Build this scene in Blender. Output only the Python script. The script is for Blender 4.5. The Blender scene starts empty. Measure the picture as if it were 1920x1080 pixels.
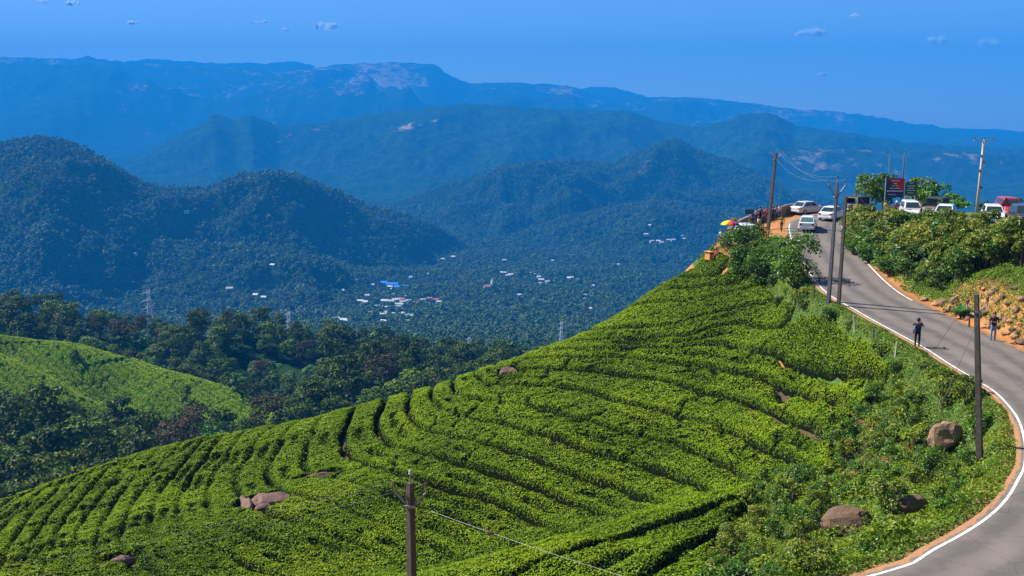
import bpy, bmesh, math, random
import numpy as np
from mathutils import Vector, Matrix

random.seed(7)
RNG = np.random.default_rng(11)
SC = bpy.context.scene
COL = SC.collection
R = math.radians

# ------------------------------------------------------------------ camera
FPX = 1867.0                      # focal length in pixels of the 1920 px wide photograph (35 mm)
PITCH = math.atan(325.0 / FPX)
cam_d = bpy.data.cameras.new('camera')
cam_d.lens = 36.0 * FPX / 1920.0
cam_d.sensor_width = 36.0
cam_d.clip_start = 0.1
cam_d.clip_end = 60000
cam = bpy.data.objects.new('camera', cam_d)
cam.location = (0, 0, 0)
cam.rotation_euler = (R(90) - PITCH, 0, 0)
COL.objects.link(cam)
SC.camera = cam

# ------------------------------------------------------------------ sky, sun, exposure
SUN = Vector((-0.64, 0.26, 0.72)).normalized()
w = bpy.data.worlds.new('World')
SC.world = w
w.use_nodes = True
nt = w.node_tree
bg = nt.nodes['Background']
sky = nt.nodes.new('ShaderNodeTexSky')
sky.sky_type = 'NISHITA'
sky.sun_disc = False
sky.sun_elevation = math.asin(SUN.z)
sky.sun_rotation = math.atan2(SUN.x, SUN.y)
sky.altitude = 2000
sky.air_density = 1.0
sky.dust_density = 0.7
sky.ozone_density = 6.0
nt.links.new(sky.outputs[0], bg.inputs[0])
bg.inputs[1].default_value = 0.075
sd = bpy.data.lights.new('sun', 'SUN')
sd.energy = 5.0
sd.angle = R(0.5)
sd.color = (1.0, 0.95, 0.86)
so = bpy.data.objects.new('sun', sd)
so.rotation_euler = (-SUN).to_track_quat('-Z', 'Y').to_euler()
so.location = (-60, 20, 60)
COL.objects.link(so)
vs = SC.view_settings
vs.view_transform = 'Standard'
vs.look = 'None'
vs.gamma = 1.0
vs.use_curve_mapping = False
vs.exposure = 1.1
SC.render.engine = 'CYCLES'
SC.cycles.use_denoising = True
SC.cycles.max_bounces = 5
SC.cycles.diffuse_bounces = 2
SC.cycles.glossy_bounces = 2
SC.cycles.transmission_bounces = 2
SC.cycles.transparent_max_bounces = 12
SC.cycles.volume_bounces = 0
SC.cycles.sample_clamp_indirect = 4.0
HAZE_DENSITY = 1.6e-4
HAZE_COLOR = (0.015, 0.32, 0.95)

# ------------------------------------------------------------------ mapping helpers
CP, SP = math.cos(PITCH), math.sin(PITCH)
def ray(px, py):
    u = (np.asarray(px, float) - 960) / FPX
    v = (540 - np.asarray(py, float)) / FPX
    return u, CP + v * SP, -SP + v * CP
def at(px, py, D):
    """the place at forward distance D (metres) that the photograph shows at px, py"""
    a, b, c = ray(px, py)
    k = np.asarray(D, float) / b
    return np.stack([a * k, b * k, c * k], -1)
def project(P):
    P = np.asarray(P, float)
    dep = P[..., 1] * CP - P[..., 2] * SP
    up = P[..., 1] * SP + P[..., 2] * CP
    return 960 + FPX * P[..., 0] / dep, 540 - FPX * up / dep
def at_z(px, py, z):
    a, b, c = ray(px, py)
    k = z / c
    return np.array([a * k, b * k, z])

def _hash(ix, iy, seed):
    h = (ix.astype(np.int64) * 374761393 + iy.astype(np.int64) * 668265263 + seed * 1442695041) & 0xffffffff
    h = ((h ^ (h >> 13)) * 1274126177) & 0xffffffff
    h = h ^ (h >> 16)
    return (h & 0xffff) / 65535.0
def vnoise(x, y, seed=0):
    x = np.asarray(x, float); y = np.asarray(y, float)
    ix = np.floor(x); iy = np.floor(y)
    fx = x - ix; fy = y - iy
    fx = fx * fx * (3 - 2 * fx); fy = fy * fy * (3 - 2 * fy)
    a = _hash(ix, iy, seed); b = _hash(ix + 1, iy, seed)
    c = _hash(ix, iy + 1, seed); d = _hash(ix + 1, iy + 1, seed)
    return (a * (1 - fx) + b * fx) * (1 - fy) + (c * (1 - fx) + d * fx) * fy
def fbm(x, y, seed=0, octv=4):
    s = 0; a = 0.5; t = 0
    for o in range(octv):
        s = s + a * vnoise(x * 2 ** o + 17.3 * o, y * 2 ** o - 9.1 * o, seed + o); t += a; a *= 0.5
    return s / t
def ridged(x, y, seed=0, octv=4):
    s = 0; a = 0.5; t = 0
    for o in range(octv):
        n = 1 - np.abs(2 * vnoise(x * 2 ** o + 5.7 * o, y * 2 ** o + 3.3 * o, seed + o) - 1)
        s = s + a * n; t += a; a *= 0.5
    return s / t
def sstep(a, b, x):
    t = np.clip((x - a) / (b - a), 0, 1)
    return t * t * (3 - 2 * t)

class TPS:
    def __init__(s, pts, vals, scale, smooth=0.0):
        P = np.asarray(pts, float) / scale
        n = len(P); s.P = P; s.scale = scale
        K = s.k(P, P) + smooth * np.eye(n)
        A = np.zeros((n + 3, n + 3)); A[:n, :n] = K
        A[:n, n] = 1; A[:n, n + 1:] = P; A[n, :n] = 1; A[n + 1:, :n] = P.T
        b = np.zeros(n + 3); b[:n] = vals
        s.w = np.linalg.solve(A, b)
    @staticmethod
    def k(A, B):
        d2 = ((A[:, None, :] - B[None, :, :]) ** 2).sum(-1)
        return 0.5 * d2 * np.log(d2 + 1e-12)
    def __call__(s, x, y):
        x = np.asarray(x, float); sh = x.shape
        Q = np.stack([x.ravel(), np.asarray(y, float).ravel()], -1) / s.scale
        out = np.empty(len(Q)); n = len(s.P)
        for i in range(0, len(Q), 20000):
            q = Q[i:i + 20000]
            out[i:i + 20000] = s.k(q, s.P) @ s.w[:n] + s.w[n] + q @ s.w[n + 1:]
        return out.reshape(sh)

def poly_dist(x, y, line):
    """distance to a polyline, position along it (in points), and side (+ = right)"""
    x = np.asarray(x, float); y = np.asarray(y, float)
    best = np.full(x.shape, 1e18); tt = np.zeros(x.shape); sd_ = np.zeros(x.shape)
    L = np.asarray(line, float)
    for i in range(len(L) - 1):
        a = L[i, :2]; d = L[i + 1, :2] - a; l2 = d @ d
        t = np.clip(((x - a[0]) * d[0] + (y - a[1]) * d[1]) / l2, 0, 1)
        qx = x - a[0] - t * d[0]; qy = y - a[1] - t * d[1]
        dd = qx * qx + qy * qy
        m = dd < best
        best = np.where(m, dd, best); tt = np.where(m, i + t, tt)
        sd_ = np.where(m, np.sign(d[1] * qx - d[0] * qy), sd_)
    return np.sqrt(best), tt, sd_
def in_poly(x, y, poly):
    x = np.asarray(x, float); y = np.asarray(y, float)
    r = np.zeros(x.shape, bool); n = len(poly); j = n - 1
    for i in range(n):
        xi, yi = poly[i]; xj, yj = poly[j]
        c = ((yi > y) != (yj > y)) & (x < (xj - xi) * (y - yi) / (yj - yi + 1e-12) + xi)
        r ^= c; j = i
    return r
def smooth_line(pts, n=8):
    P = np.asarray(pts, float); out = []
    for i in range(len(P) - 1):
        p0 = P[max(i - 1, 0)]; p1 = P[i]; p2 = P[i + 1]; p3 = P[min(i + 2, len(P) - 1)]
        for k in range(n):
            t = k / n
            out.append(0.5 * ((2 * p1) + (-p0 + p2) * t + (2 * p0 - 5 * p1 + 4 * p2 - p3) * t * t + (-p0 + 3 * p1 - 3 * p2 + p3) * t ** 3))
    out.append(P[-1])
    return np.array(out)

# ------------------------------------------------------------------ object helpers
def tag(o, label=None, cat=None, group=None, kind=None):
    if label: o['label'] = label
    if cat: o['category'] = cat
    if group: o['group'] = group
    if kind: o['kind'] = kind
    return o
def empty(name, loc=(0, 0, 0), rz=0.0):
    o = bpy.data.objects.new(name, None)
    o.location = loc; o.rotation_euler = (0, 0, rz); o.empty_display_size = 0.3
    COL.objects.link(o)
    return o
def mesh_np(name, V, F, mat=None, parent=None, smooth=False, attrs=None, link=True, mats=None, midx=None):
    """V (n,3), F list of int arrays (each of one polygon size)"""
    me = bpy.data.meshes.new(name)
    V = np.ascontiguousarray(V, np.float32)
    if isinstance(F, np.ndarray): F = [F]
    F = [np.asarray(f, np.int32) for f in F if len(f)]
    me.vertices.add(len(V)); me.vertices.foreach_set('co', V.ravel())
    nl = sum(f.size for f in F); nf = sum(len(f) for f in F)
    me.loops.add(nl); me.polygons.add(nf)
    me.loops.foreach_set('vertex_index', np.concatenate([f.ravel() for f in F]))
    tot = np.concatenate([np.full(len(f), f.shape[1], np.int32) for f in F])
    st = np.concatenate([[0], np.cumsum(tot)[:-1]]).astype(np.int32)
    me.polygons.foreach_set('loop_start', st)
    me.update(calc_edges=True)
    me.polygons.foreach_set('use_smooth', np.full(nf, smooth))
    for m in (mats or ([mat] if mat else [])): me.materials.append(m)
    if midx is not None: me.polygons.foreach_set('material_index', np.asarray(midx, np.int32))
    for an, (dom, val) in (attrs or {}).items():
        a = me.attributes.new(an, 'FLOAT', dom); a.data.foreach_set('value', np.asarray(val, np.float32))
    me.validate()
    if not link: return me
    o = bpy.data.objects.new(name, me); COL.objects.link(o)
    if parent: o.parent = parent
    return o
def obj_from(name, me, parent=None, loc=None, rz=0, sc=None):
    o = bpy.data.objects.new(name, me); COL.objects.link(o)
    if parent: o.parent = parent
    if loc is not None: o.location = loc
    o.rotation_euler = (0, 0, rz)
    if sc is not None: o.scale = sc
    return o
def grid_faces(nu, nv):
    i = np.arange(nu - 1)[:, None] * nv + np.arange(nv - 1)[None, :]
    i = i.ravel()
    return np.stack([i, i + nv, i + nv + 1, i + 1], -1)

class MB:
    """collects simple shapes into one mesh"""
    def __init__(s): s.V = []; s.F = []; s.n = 0; s.M = []; s.m = 0
    def add(s, V, F):
        for f in F: s.F.append(tuple(i + s.n for i in f)); s.M.append(s.m)
        s.V.extend([tuple(v) for v in V]); s.n += len(V)
    def box(s, c, d, rz=0.0, taper=1.0, rot=None):
        x, y, z = d[0] / 2, d[1] / 2, d[2] / 2
        V = []
        for sz in (-1, 1):
            k = taper if sz > 0 else 1
            for sx, sy in ((-1, -1), (1, -1), (1, 1), (-1, 1)): V.append(Vector((sx * x * k, sy * y * k, sz * z)))
        M = rot if rot is not None else Matrix.Rotation(rz, 3, 'Z')
        V = [M @ v + Vector(c) for v in V]
        s.add(V, [(0, 3, 2, 1), (4, 5, 6, 7), (0, 1, 5, 4), (1, 2, 6, 5), (2, 3, 7, 6), (3, 0, 4, 7)])
    def tube(s, pts, rad, n=8, caps=True):
        pts = [Vector(p) for p in pts]
        if not hasattr(rad, '__len__'): rad = [rad] * len(pts)
        V = []; F = []; prev = None
        for i, p in enumerate(pts):
            t = (pts[min(i + 1, len(pts) - 1)] - pts[max(i - 1, 0)]).normalized()
            a = prev if prev is not None else (Vector((0, 0, 1)) if abs(t.z) < 0.9 else Vector((1, 0, 0)))
            u = (a - t * a.dot(t))
            if u.length < 1e-6: u = t.orthogonal()
            u.normalize(); prev = u; v = t.cross(u)
            for k in range(n):
                g = 2 * math.pi * k / n
                V.append(p + (u * math.cos(g) + v * math.sin(g)) * rad[i])
        for i in range(len(pts) - 1):
            for k in range(n):
                k2 = (k + 1) % n
                F.append((i * n + k, i * n + k2, (i + 1) * n + k2, (i + 1) * n + k))
        if caps:
            F.append(tuple(range(n - 1, -1, -1))); F.append(tuple((len(pts) - 1) * n + k for k in range(n)))
        s.add(V, F)
    def lathe(s, prof, c=(0, 0, 0), n=12, axis='Z'):
        V = []; F = []
        for r_, z in prof:
            for k in range(n):
                g = 2 * math.pi * k / n
                p = Vector((r_ * math.cos(g), r_ * math.sin(g), z))
                if axis == 'Y': p = Vector((p.x, p.z, p.y))
                if axis == 'X': p = Vector((p.z, p.x, p.y))
                V.append(p + Vector(c))
        for i in range(len(prof) - 1):
            for k in range(n):
                k2 = (k + 1) % n
                F.append((i * n + k, i * n + k2, (i + 1) * n + k2, (i + 1) * n + k))
        F.append(tuple(range(n - 1, -1, -1))); F.append(tuple((len(prof) - 1) * n + k for k in range(n)))
        s.add(V, F)
    def loft(s, rings, caps=True):
        n = len(rings[0]); V = [p for r_ in rings for p in r_]; F = []
        for i in range(len(rings) - 1):
            for k in range(n):
                k2 = (k + 1) % n
                F.append((i * n + k, i * n + k2, (i + 1) * n + k2, (i + 1) * n + k))
        if caps:
            F.append(tuple(range(n - 1, -1, -1))); F.append(tuple((len(rings) - 1) * n + k for k in range(n)))
        s.add(V, F)
    def quad(s, a, b, c, d): s.add([a, b, c, d], [(0, 1, 2, 3)])
    def build(s, name, mat, parent=None, smooth=False, bevel=0.0, link=True):
        me = bpy.data.meshes.new(name)
        me.from_pydata(s.V, [], s.F)
        mats = mat if isinstance(mat, list) else [mat]
        for m in mats: me.materials.append(m)
        if len(mats) > 1: me.polygons.foreach_set('material_index', s.M)
        bm = bmesh.new(); bm.from_mesh(me)
        bmesh.ops.recalc_face_normals(bm, faces=bm.faces)
        if bevel: bmesh.ops.bevel(bm, geom=list(bm.edges), offset=bevel, segments=1, affect='EDGES', clamp_overlap=True)
        bm.to_mesh(me); bm.free()
        if smooth: me.polygons.foreach_set('use_smooth', [True] * len(me.polygons))
        if not link: return me
        o = bpy.data.objects.new(name, me); COL.objects.link(o)
        if parent: o.parent = parent
        return o

# ------------------------------------------------------------------ materials
def mat_base(name):
    m = bpy.data.materials.new(name); m.use_nodes = True
    t = m.node_tree; b = t.nodes['Principled BSDF']
    return m, t, b
def N(t, typ, **kw):
    n = t.nodes.new(typ)
    for k, v in kw.items():
        if k.startswith('i_'): n.inputs[int(k[2:])].default_value = v
        else: setattr(n, k, v)
    return n
def ramp(t, stops, src=None):
    n = t.nodes.new('ShaderNodeValToRGB'); e = n.color_ramp.elements
    while len(e) < len(stops): e.new(0.5)
    for k, (p, c) in enumerate(stops):
        e[k].position = p; e[k].color = (c[0], c[1], c[2], 1)
    if src is not None: t.links.new(src, n.inputs[0])
    return n
def noise(t, scale, detail=4, rough=0.55, coord=None, obj=False):
    n = t.nodes.new('ShaderNodeTexNoise'); n.inputs['Scale'].default_value = scale
    n.inputs['Detail'].default_value = detail; n.inputs['Roughness'].default_value = rough
    if coord is None:
        g = t.nodes.new('ShaderNodeTexCoord'); coord = g.outputs['Object']
    t.links.new(coord, n.inputs['Vector'])
    return n
def mixc(t, fac, a, b, typ='MIX'):
    n = t.nodes.new('ShaderNodeMix'); n.data_type = 'RGBA'; n.blend_type = typ
    for s, v in ((0, fac), (6, a), (7, b)):
        if hasattr(v, 'is_output'): t.links.new(v, n.inputs[s])
        else: n.inputs[s].default_value = v if s == 0 else (v[0], v[1], v[2], 1)
    return n.outputs[2]
def bump(t, b, h, strength=0.3, dist=0.05):
    n = t.nodes.new('ShaderNodeBump'); n.inputs['Strength'].default_value = strength
    n.inputs['Distance'].default_value = dist
    t.links.new(h, n.inputs['Height']); t.links.new(n.outputs[0], b.inputs['Normal'])
def plain(name, c, rough=0.6, metal=0.0, var=0.15, scale=6.0, spec=0.5):
    m, t, b = mat_base(name)
    n = noise(t, scale, 5)
    lo = tuple(max(0, x * (1 - var)) for x in c); hi = tuple(min(1, x * (1 + var)) for x in c)
    r_ = ramp(t, [(0.3, lo), (0.7, hi)], n.outputs[0])
    t.links.new(r_.outputs[0], b.inputs['Base Color'])
    b.inputs['Roughness'].default_value = rough; b.inputs['Metallic'].default_value = metal
    b.inputs['Specular IOR Level'].default_value = spec
    return m
def leafmat(name, stops, rough=0.45, trans=0.25, rand=0.0, spec=0.4):
    """stops: colours over the per-leaf 'tint' (0..1)"""
    m, t, b = mat_base(name)
    a = N(t, 'ShaderNodeAttribute', attribute_name='tint')
    src = a.outputs['Fac']
    if rand:
        oi = N(t, 'ShaderNodeObjectInfo')
        ma = N(t, 'ShaderNodeMath', operation='MULTIPLY_ADD'); ma.inputs[1].default_value = rand; ma.inputs[2].default_value = -rand / 2
        t.links.new(oi.outputs['Random'], ma.inputs[0])
        ad = N(t, 'ShaderNodeMath', operation='ADD', use_clamp=True)
        t.links.new(src, ad.inputs[0]); t.links.new(ma.outputs[0], ad.inputs[1]); src = ad.outputs[0]
    r_ = ramp(t, stops, src)
    t.links.new(r_.outputs[0], b.inputs['Base Color'])
    b.inputs['Roughness'].default_value = rough
    b.inputs['Specular IOR Level'].default_value = spec
    if trans:
        tr = N(t, 'ShaderNodeBsdfTranslucent')
        hs = N(t, 'ShaderNodeHueSaturation'); hs.inputs['Value'].default_value = 1.3; hs.inputs['Hue'].default_value = 0.485
        t.links.new(r_.outputs[0], hs.inputs['Color']); t.links.new(hs.outputs[0], tr.inputs[0])
        mx = N(t, 'ShaderNodeMixShader'); mx.inputs[0].default_value = trans
        t.links.new(b.outputs[0], mx.inputs[1]); t.links.new(tr.outputs[0], mx.inputs[2])
        t.links.new(mx.outputs[0], t.nodes['Material Output'].inputs[0])
    return m

M = {}
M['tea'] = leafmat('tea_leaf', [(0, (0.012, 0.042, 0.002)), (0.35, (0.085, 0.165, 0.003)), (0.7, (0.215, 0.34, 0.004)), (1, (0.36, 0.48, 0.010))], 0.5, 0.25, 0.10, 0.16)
M['tea_body'] = plain('tea_inside_shade', (0.006, 0.009, 0.003), 1.0, 0, 0.5, 3, 0.0)  # near black: the deep shade inside the bushes is in this colour
M['tea_far'] = plain('tea_far_inside', (0.035, 0.085, 0.004), 1.0, 0, 0.5, 0.8, 0.0)
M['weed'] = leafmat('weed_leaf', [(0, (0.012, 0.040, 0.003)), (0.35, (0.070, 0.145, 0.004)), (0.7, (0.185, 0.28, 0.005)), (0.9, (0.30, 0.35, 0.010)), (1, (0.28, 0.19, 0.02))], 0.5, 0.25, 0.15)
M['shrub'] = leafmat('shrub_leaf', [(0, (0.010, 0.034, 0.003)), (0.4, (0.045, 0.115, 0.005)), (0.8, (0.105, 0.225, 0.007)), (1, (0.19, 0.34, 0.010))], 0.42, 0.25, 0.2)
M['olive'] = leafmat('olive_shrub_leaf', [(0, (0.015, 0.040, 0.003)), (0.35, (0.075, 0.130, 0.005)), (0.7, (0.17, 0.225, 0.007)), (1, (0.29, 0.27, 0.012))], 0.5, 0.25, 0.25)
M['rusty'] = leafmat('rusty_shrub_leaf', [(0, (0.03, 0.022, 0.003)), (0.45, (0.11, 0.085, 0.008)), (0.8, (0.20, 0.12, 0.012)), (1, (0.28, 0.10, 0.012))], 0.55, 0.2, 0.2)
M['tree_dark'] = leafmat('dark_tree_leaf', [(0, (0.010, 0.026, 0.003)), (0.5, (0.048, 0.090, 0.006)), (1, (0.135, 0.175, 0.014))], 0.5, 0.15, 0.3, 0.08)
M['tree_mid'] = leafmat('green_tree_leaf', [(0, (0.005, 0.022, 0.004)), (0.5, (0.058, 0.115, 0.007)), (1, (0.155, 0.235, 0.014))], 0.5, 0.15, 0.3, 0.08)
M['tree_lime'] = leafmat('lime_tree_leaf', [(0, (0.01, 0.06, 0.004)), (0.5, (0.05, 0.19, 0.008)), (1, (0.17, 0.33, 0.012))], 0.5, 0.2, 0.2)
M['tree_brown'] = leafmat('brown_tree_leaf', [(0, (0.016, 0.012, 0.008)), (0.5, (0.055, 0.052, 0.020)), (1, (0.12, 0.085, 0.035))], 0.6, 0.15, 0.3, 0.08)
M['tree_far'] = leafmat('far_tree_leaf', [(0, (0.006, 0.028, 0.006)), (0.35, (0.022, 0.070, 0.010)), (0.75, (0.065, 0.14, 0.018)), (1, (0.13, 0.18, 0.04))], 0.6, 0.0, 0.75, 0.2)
M['bark'] = plain('bark', (0.09, 0.065, 0.045), 0.9, 0, 0.4, 8)
M['stem'] = plain('green_stem', (0.06, 0.07, 0.02), 0.8, 0, 0.3, 8)

def ground_mat():
    m, t, b = mat_base('hillside_soil')
    a = N(t, 'ShaderNodeAttribute', attribute_name='bare')
    n1 = noise(t, 0.9, 6); n2 = noise(t, 9.0, 5)
    soil = ramp(t, [(0.25, (0.20, 0.070, 0.018)), (0.55, (0.40, 0.155, 0.035)), (0.8, (0.52, 0.25, 0.075))], n1.outputs[0])
    grass = ramp(t, [(0.3, (0.022, 0.055, 0.005)), (0.55, (0.065, 0.13, 0.008)), (0.8, (0.13, 0.15, 0.02))], n1.outputs[0])
    s2 = mixc(t, 0.35, soil.outputs[0], ramp(t, [(0.35, (0.16, 0.055, 0.016)), (0.65, (0.55, 0.27, 0.09))], n2.outputs[0]).outputs[0])
    ad = N(t, 'ShaderNodeMath', operation='ADD'); t.links.new(a.outputs['Fac'], ad.inputs[0])
    sb = N(t, 'ShaderNodeMath', operation='MULTIPLY_ADD'); sb.inputs[1].default_value = 1.2; sb.inputs[2].default_value = -0.6
    t.links.new(n2.outputs[0], sb.inputs[0]); t.links.new(sb.outputs[0], ad.inputs[1])
    f = ramp(t, [(0.4, (0, 0, 0)), (0.6, (1, 1, 1))], ad.outputs[0])
    lt = N(t, 'ShaderNodeAttribute', attribute_name='tea_shade')  # shade under the tea, painted as darker soil
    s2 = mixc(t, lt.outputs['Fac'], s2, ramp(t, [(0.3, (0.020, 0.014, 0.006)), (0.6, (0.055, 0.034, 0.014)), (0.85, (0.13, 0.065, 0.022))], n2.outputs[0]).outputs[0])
    c = mixc(t, f.outputs[0], grass.outputs[0], s2)
    t.links.new(c, b.inputs['Base Color']); b.inputs['Roughness'].default_value = 0.95
    bump(t, b, n2.outputs[0], 0.6, 0.12)
    return m
M['ground'] = ground_mat()
def asphalt_mat():
    m, t, b = mat_base('asphalt')
    n1 = noise(t, 0.35, 4); n2 = noise(t, 40, 3); n3 = noise(t, 2.2, 5)
    c1 = ramp(t, [(0.3, (0.115, 0.097, 0.084)), (0.7, (0.165, 0.138, 0.120))], n1.outputs[0])
    c2 = mixc(t, 0.35, c1.outputs[0], ramp(t, [(0.35, (0.09, 0.076, 0.066)), (0.65, (0.19, 0.16, 0.14))], n2.outputs[0]).outputs[0])
    a = N(t, 'ShaderNodeAttribute', attribute_name='edge')
    ad = N(t, 'ShaderNodeMath', operation='MULTIPLY_ADD'); ad.inputs[1].default_value = 0.9
    t.links.new(n3.outputs[0], ad.inputs[0]); t.links.new(a.outputs['Fac'], ad.inputs[2])
    f = ramp(t, [(0.92, (0, 0, 0)), (1.25, (1, 1, 1))], ad.outputs[0])
    f.color_ramp.elements[1].position = 1.0
    c3 = mixc(t, f.outputs[0], c2, (0.34, 0.17, 0.075))
    u = N(t, 'ShaderNodeAttribute', attribute_name='lane')
    sn = N(t, 'ShaderNodeMath', operation='SINE'); ml = N(t, 'ShaderNodeMath', operation='MULTIPLY'); ml.inputs[1].default_value = 3.9
    t.links.new(u.outputs['Fac'], ml.inputs[0]); t.links.new(ml.outputs[0], sn.inputs[0])
    n4 = noise(t, 0.8, 6, 0.7); m4 = N(t, 'ShaderNodeMath', operation='MULTIPLY_ADD'); m4.inputs[1].default_value = 0.22
    t.links.new(sn.outputs[0], m4.inputs[0]); t.links.new(n4.outputs[0], m4.inputs[2])
    tr = ramp(t, [(0.30, (0.72, 0.72, 0.72)), (0.5, (1, 1, 1)), (0.78, (1.18, 1.14, 1.08))], m4.outputs[0])
    c3 = mixc(t, 1.0, c3, tr.outputs[0], 'MULTIPLY')
    vo = N(t, 'ShaderNodeTexVoronoi', feature='DISTANCE_TO_EDGE'); vo.inputs['Scale'].default_value = 0.35
    tc = N(t, 'ShaderNodeTexCoord'); wn = noise(t, 1.2, 4); wa_ = mixc(t, 0.12, tc.outputs['Object'], wn.outputs['Color'], 'ADD'); t.links.new(wa_, vo.inputs['Vector'])
    ck = ramp(t, [(0.0, (0.55, 0.55, 0.55)), (0.012, (1, 1, 1))], vo.outputs['Distance'])
    c3 = mixc(t, 0.6, c3, mixc(t, 1.0, c3, ck.outputs[0], 'MULTIPLY'))
    t.links.new(c3, b.inputs['Base Color']); b.inputs['Roughness'].default_value = 0.85
    bump(t, b, n2.outputs[0], 0.25, 0.01)
    return m
M['asphalt'] = asphalt_mat()
def line_mat():
    m, t, b = mat_base('road_paint')
    n = noise(t, 3.5, 6, 0.7)
    c = ramp(t, [(0.34, (0.24, 0.205, 0.17)), (0.46, (0.70, 0.67, 0.60))], n.outputs[0])
    t.links.new(c.outputs[0], b.inputs['Base Color']); b.inputs['Roughness'].default_value = 0.7
    return m
M['line'] = line_mat()
def rock_mat(name, cs, sc=2.0):
    m, t, b = mat_base(name)
    n1 = noise(t, sc, 7, 0.65); n2 = noise(t, sc * 5, 6, 0.7)
    c = ramp(t, [(0.3, cs[0]), (0.5, cs[1]), (0.72, cs[2])], n1.outputs[0])
    c2 = mixc(t, 0.4, c.outputs[0], ramp(t, [(0.3, tuple(x * 0.4 for x in cs[0])), (0.7, cs[2])], n2.outputs[0]).outputs[0], 'MIX')
    t.links.new(c2, b.inputs['Base Color']); b.inputs['Roughness'].default_value = 0.9
    bump(t, b, n2.outputs[0], 0.7, 0.08)
    return m
M['rock_pink'] = rock_mat('pink_grey_rock', ((0.06, 0.030, 0.024), (0.15, 0.078, 0.058), (0.26, 0.155, 0.12)))
M['rock_tan'] = rock_mat('tan_rock', ((0.12, 0.06, 0.028), (0.26, 0.145, 0.075), (0.42, 0.28, 0.17)))
M['rock_brown'] = rock_mat('brown_rock', ((0.06, 0.032, 0.016), (0.14, 0.078, 0.04), (0.25, 0.16, 0.095)))
M['rock_orange'] = rock_mat('orange_earth_rock', ((0.24, 0.09, 0.03), (0.48, 0.22, 0.08), (0.62, 0.40, 0.22)))
def terrain_mat():
    m, t, b = mat_base('far_terrain')
    a = N(t, 'ShaderNodeAttribute', attribute_name='bare')
    n1 = noise(t, 0.006, 8, 0.62); n2 = noise(t, 0.035, 6, 0.65)
    g = ramp(t, [(0.38, (0.004, 0.016, 0.005)), (0.52, (0.014, 0.038, 0.009)), (0.7, (0.045, 0.075, 0.02))], n2.outputs[0])
    g2 = mixc(t, 0.35, g.outputs[0], ramp(t, [(0.35, (0.007, 0.022, 0.007)), (0.65, (0.03, 0.055, 0.014))], n1.outputs[0]).outputs[0])
    s = ramp(t, [(0.3, (0.16, 0.115, 0.07)), (0.7, (0.42, 0.29, 0.22))], n2.outputs[0])
    ad = N(t, 'ShaderNodeMath', operation='ADD'); t.links.new(a.outputs['Fac'], ad.inputs[0])
    sb = N(t, 'ShaderNodeMath', operation='MULTIPLY_ADD'); sb.inputs[1].default_value = 1.6; sb.inputs[2].default_value = -0.8
    t.links.new(n1.outputs[0], sb.inputs[0]); t.links.new(sb.outputs[0], ad.inputs[1])
    n3 = noise(t, 0.02, 5, 0.7); s3 = N(t, 'ShaderNodeMath', operation='MULTIPLY_ADD'); s3.inputs[1].default_value = 1.4; s3.inputs[2].default_value = -0.7
    t.links.new(n3.outputs[0], s3.inputs[0]); a3 = N(t, 'ShaderNodeMath', operation='ADD'); t.links.new(ad.outputs[0], a3.inputs[0]); t.links.new(s3.outputs[0], a3.inputs[1])
    f = ramp(t, [(0.42, (0, 0, 0)), (0.75, (1, 1, 1))], a3.outputs[0])
    c = mixc(t, f.outputs[0], g2, s.outputs[0])
    t.links.new(c, b.inputs['Base Color']); b.inputs['Roughness'].default_value = 1.0
    b.inputs['Specular IOR Level'].default_value = 0.0
    return m
M['terrain'] = terrain_mat()
# ------------------------------------------------------------------ near hillside
TEA_H = 0.9
cp = []
def addp(px, py, D, dz=0.0):
    p = at(px, py, D); cp.append((p[0], p[1], p[2] + dz))
SIL = [(-260, 1010, 76), (-150, 975, 78), (0, 936, 80), (190, 869, 84), (400, 813, 86), (560, 786, 88), (700, 749, 89), (820, 718, 90), (900, 689, 91),
       (1050, 638, 92), (1130, 603, 93), (1200, 558, 94), (1260, 518, 95), (1330, 484, 95)]
for px, py, D in SIL:
    addp(px, py, D, -TEA_H)
    p = at(px, py, D); k = -p[2] / math.hypot(p[0], p[1]); hd = np.array([p[0], p[1]]) / math.hypot(p[0], p[1])
    for dd, ex in ((7, 0.16), (20, 0.36), (45, 0.5)):
        q = p[:2] + hd * dd
        cp.append((q[0], q[1], p[2] - TEA_H - dd * (k + ex)))
for a in [(350, 1000, 53), (100, 1070, 48), (-100, 1075, 50), (200, 950, 66), (500, 940, 60), (600, 860, 72), (800, 1060, 50), (1000, 1020, 50), (1300, 930, 50),
          (1500, 880, 50), (900, 850, 65), (1100, 800, 66), (1300, 780, 66), (1300, 620, 82), (1450, 600, 78), (1100, 680, 82), (1500, 740, 62), (1560, 660, 66),
          (1400, 520, 88), (700, 900, 62), (1300, 935, 44), (1200, 1000, 40), (1050, 1005, 42), (1050, 1040, 38), (900, 1050, 41), (780, 1085, 40), (1440, 892, 46),
          (1540, 900, 44), (300, 1200, 40), (-100, 1300, 35), (600, 1250, 36), (770, 1255, 34)]:
    addp(*a, dz=-TEA_H)
for a in [(1590, 985, 38), (1765, 835, 45), (1500, 1075, 32), (1700, 910, 40), (1640, 770, 52), (1836, 868, 44), (1350, 488, 94)]:
    addp(*a, dz=-0.3)
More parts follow.
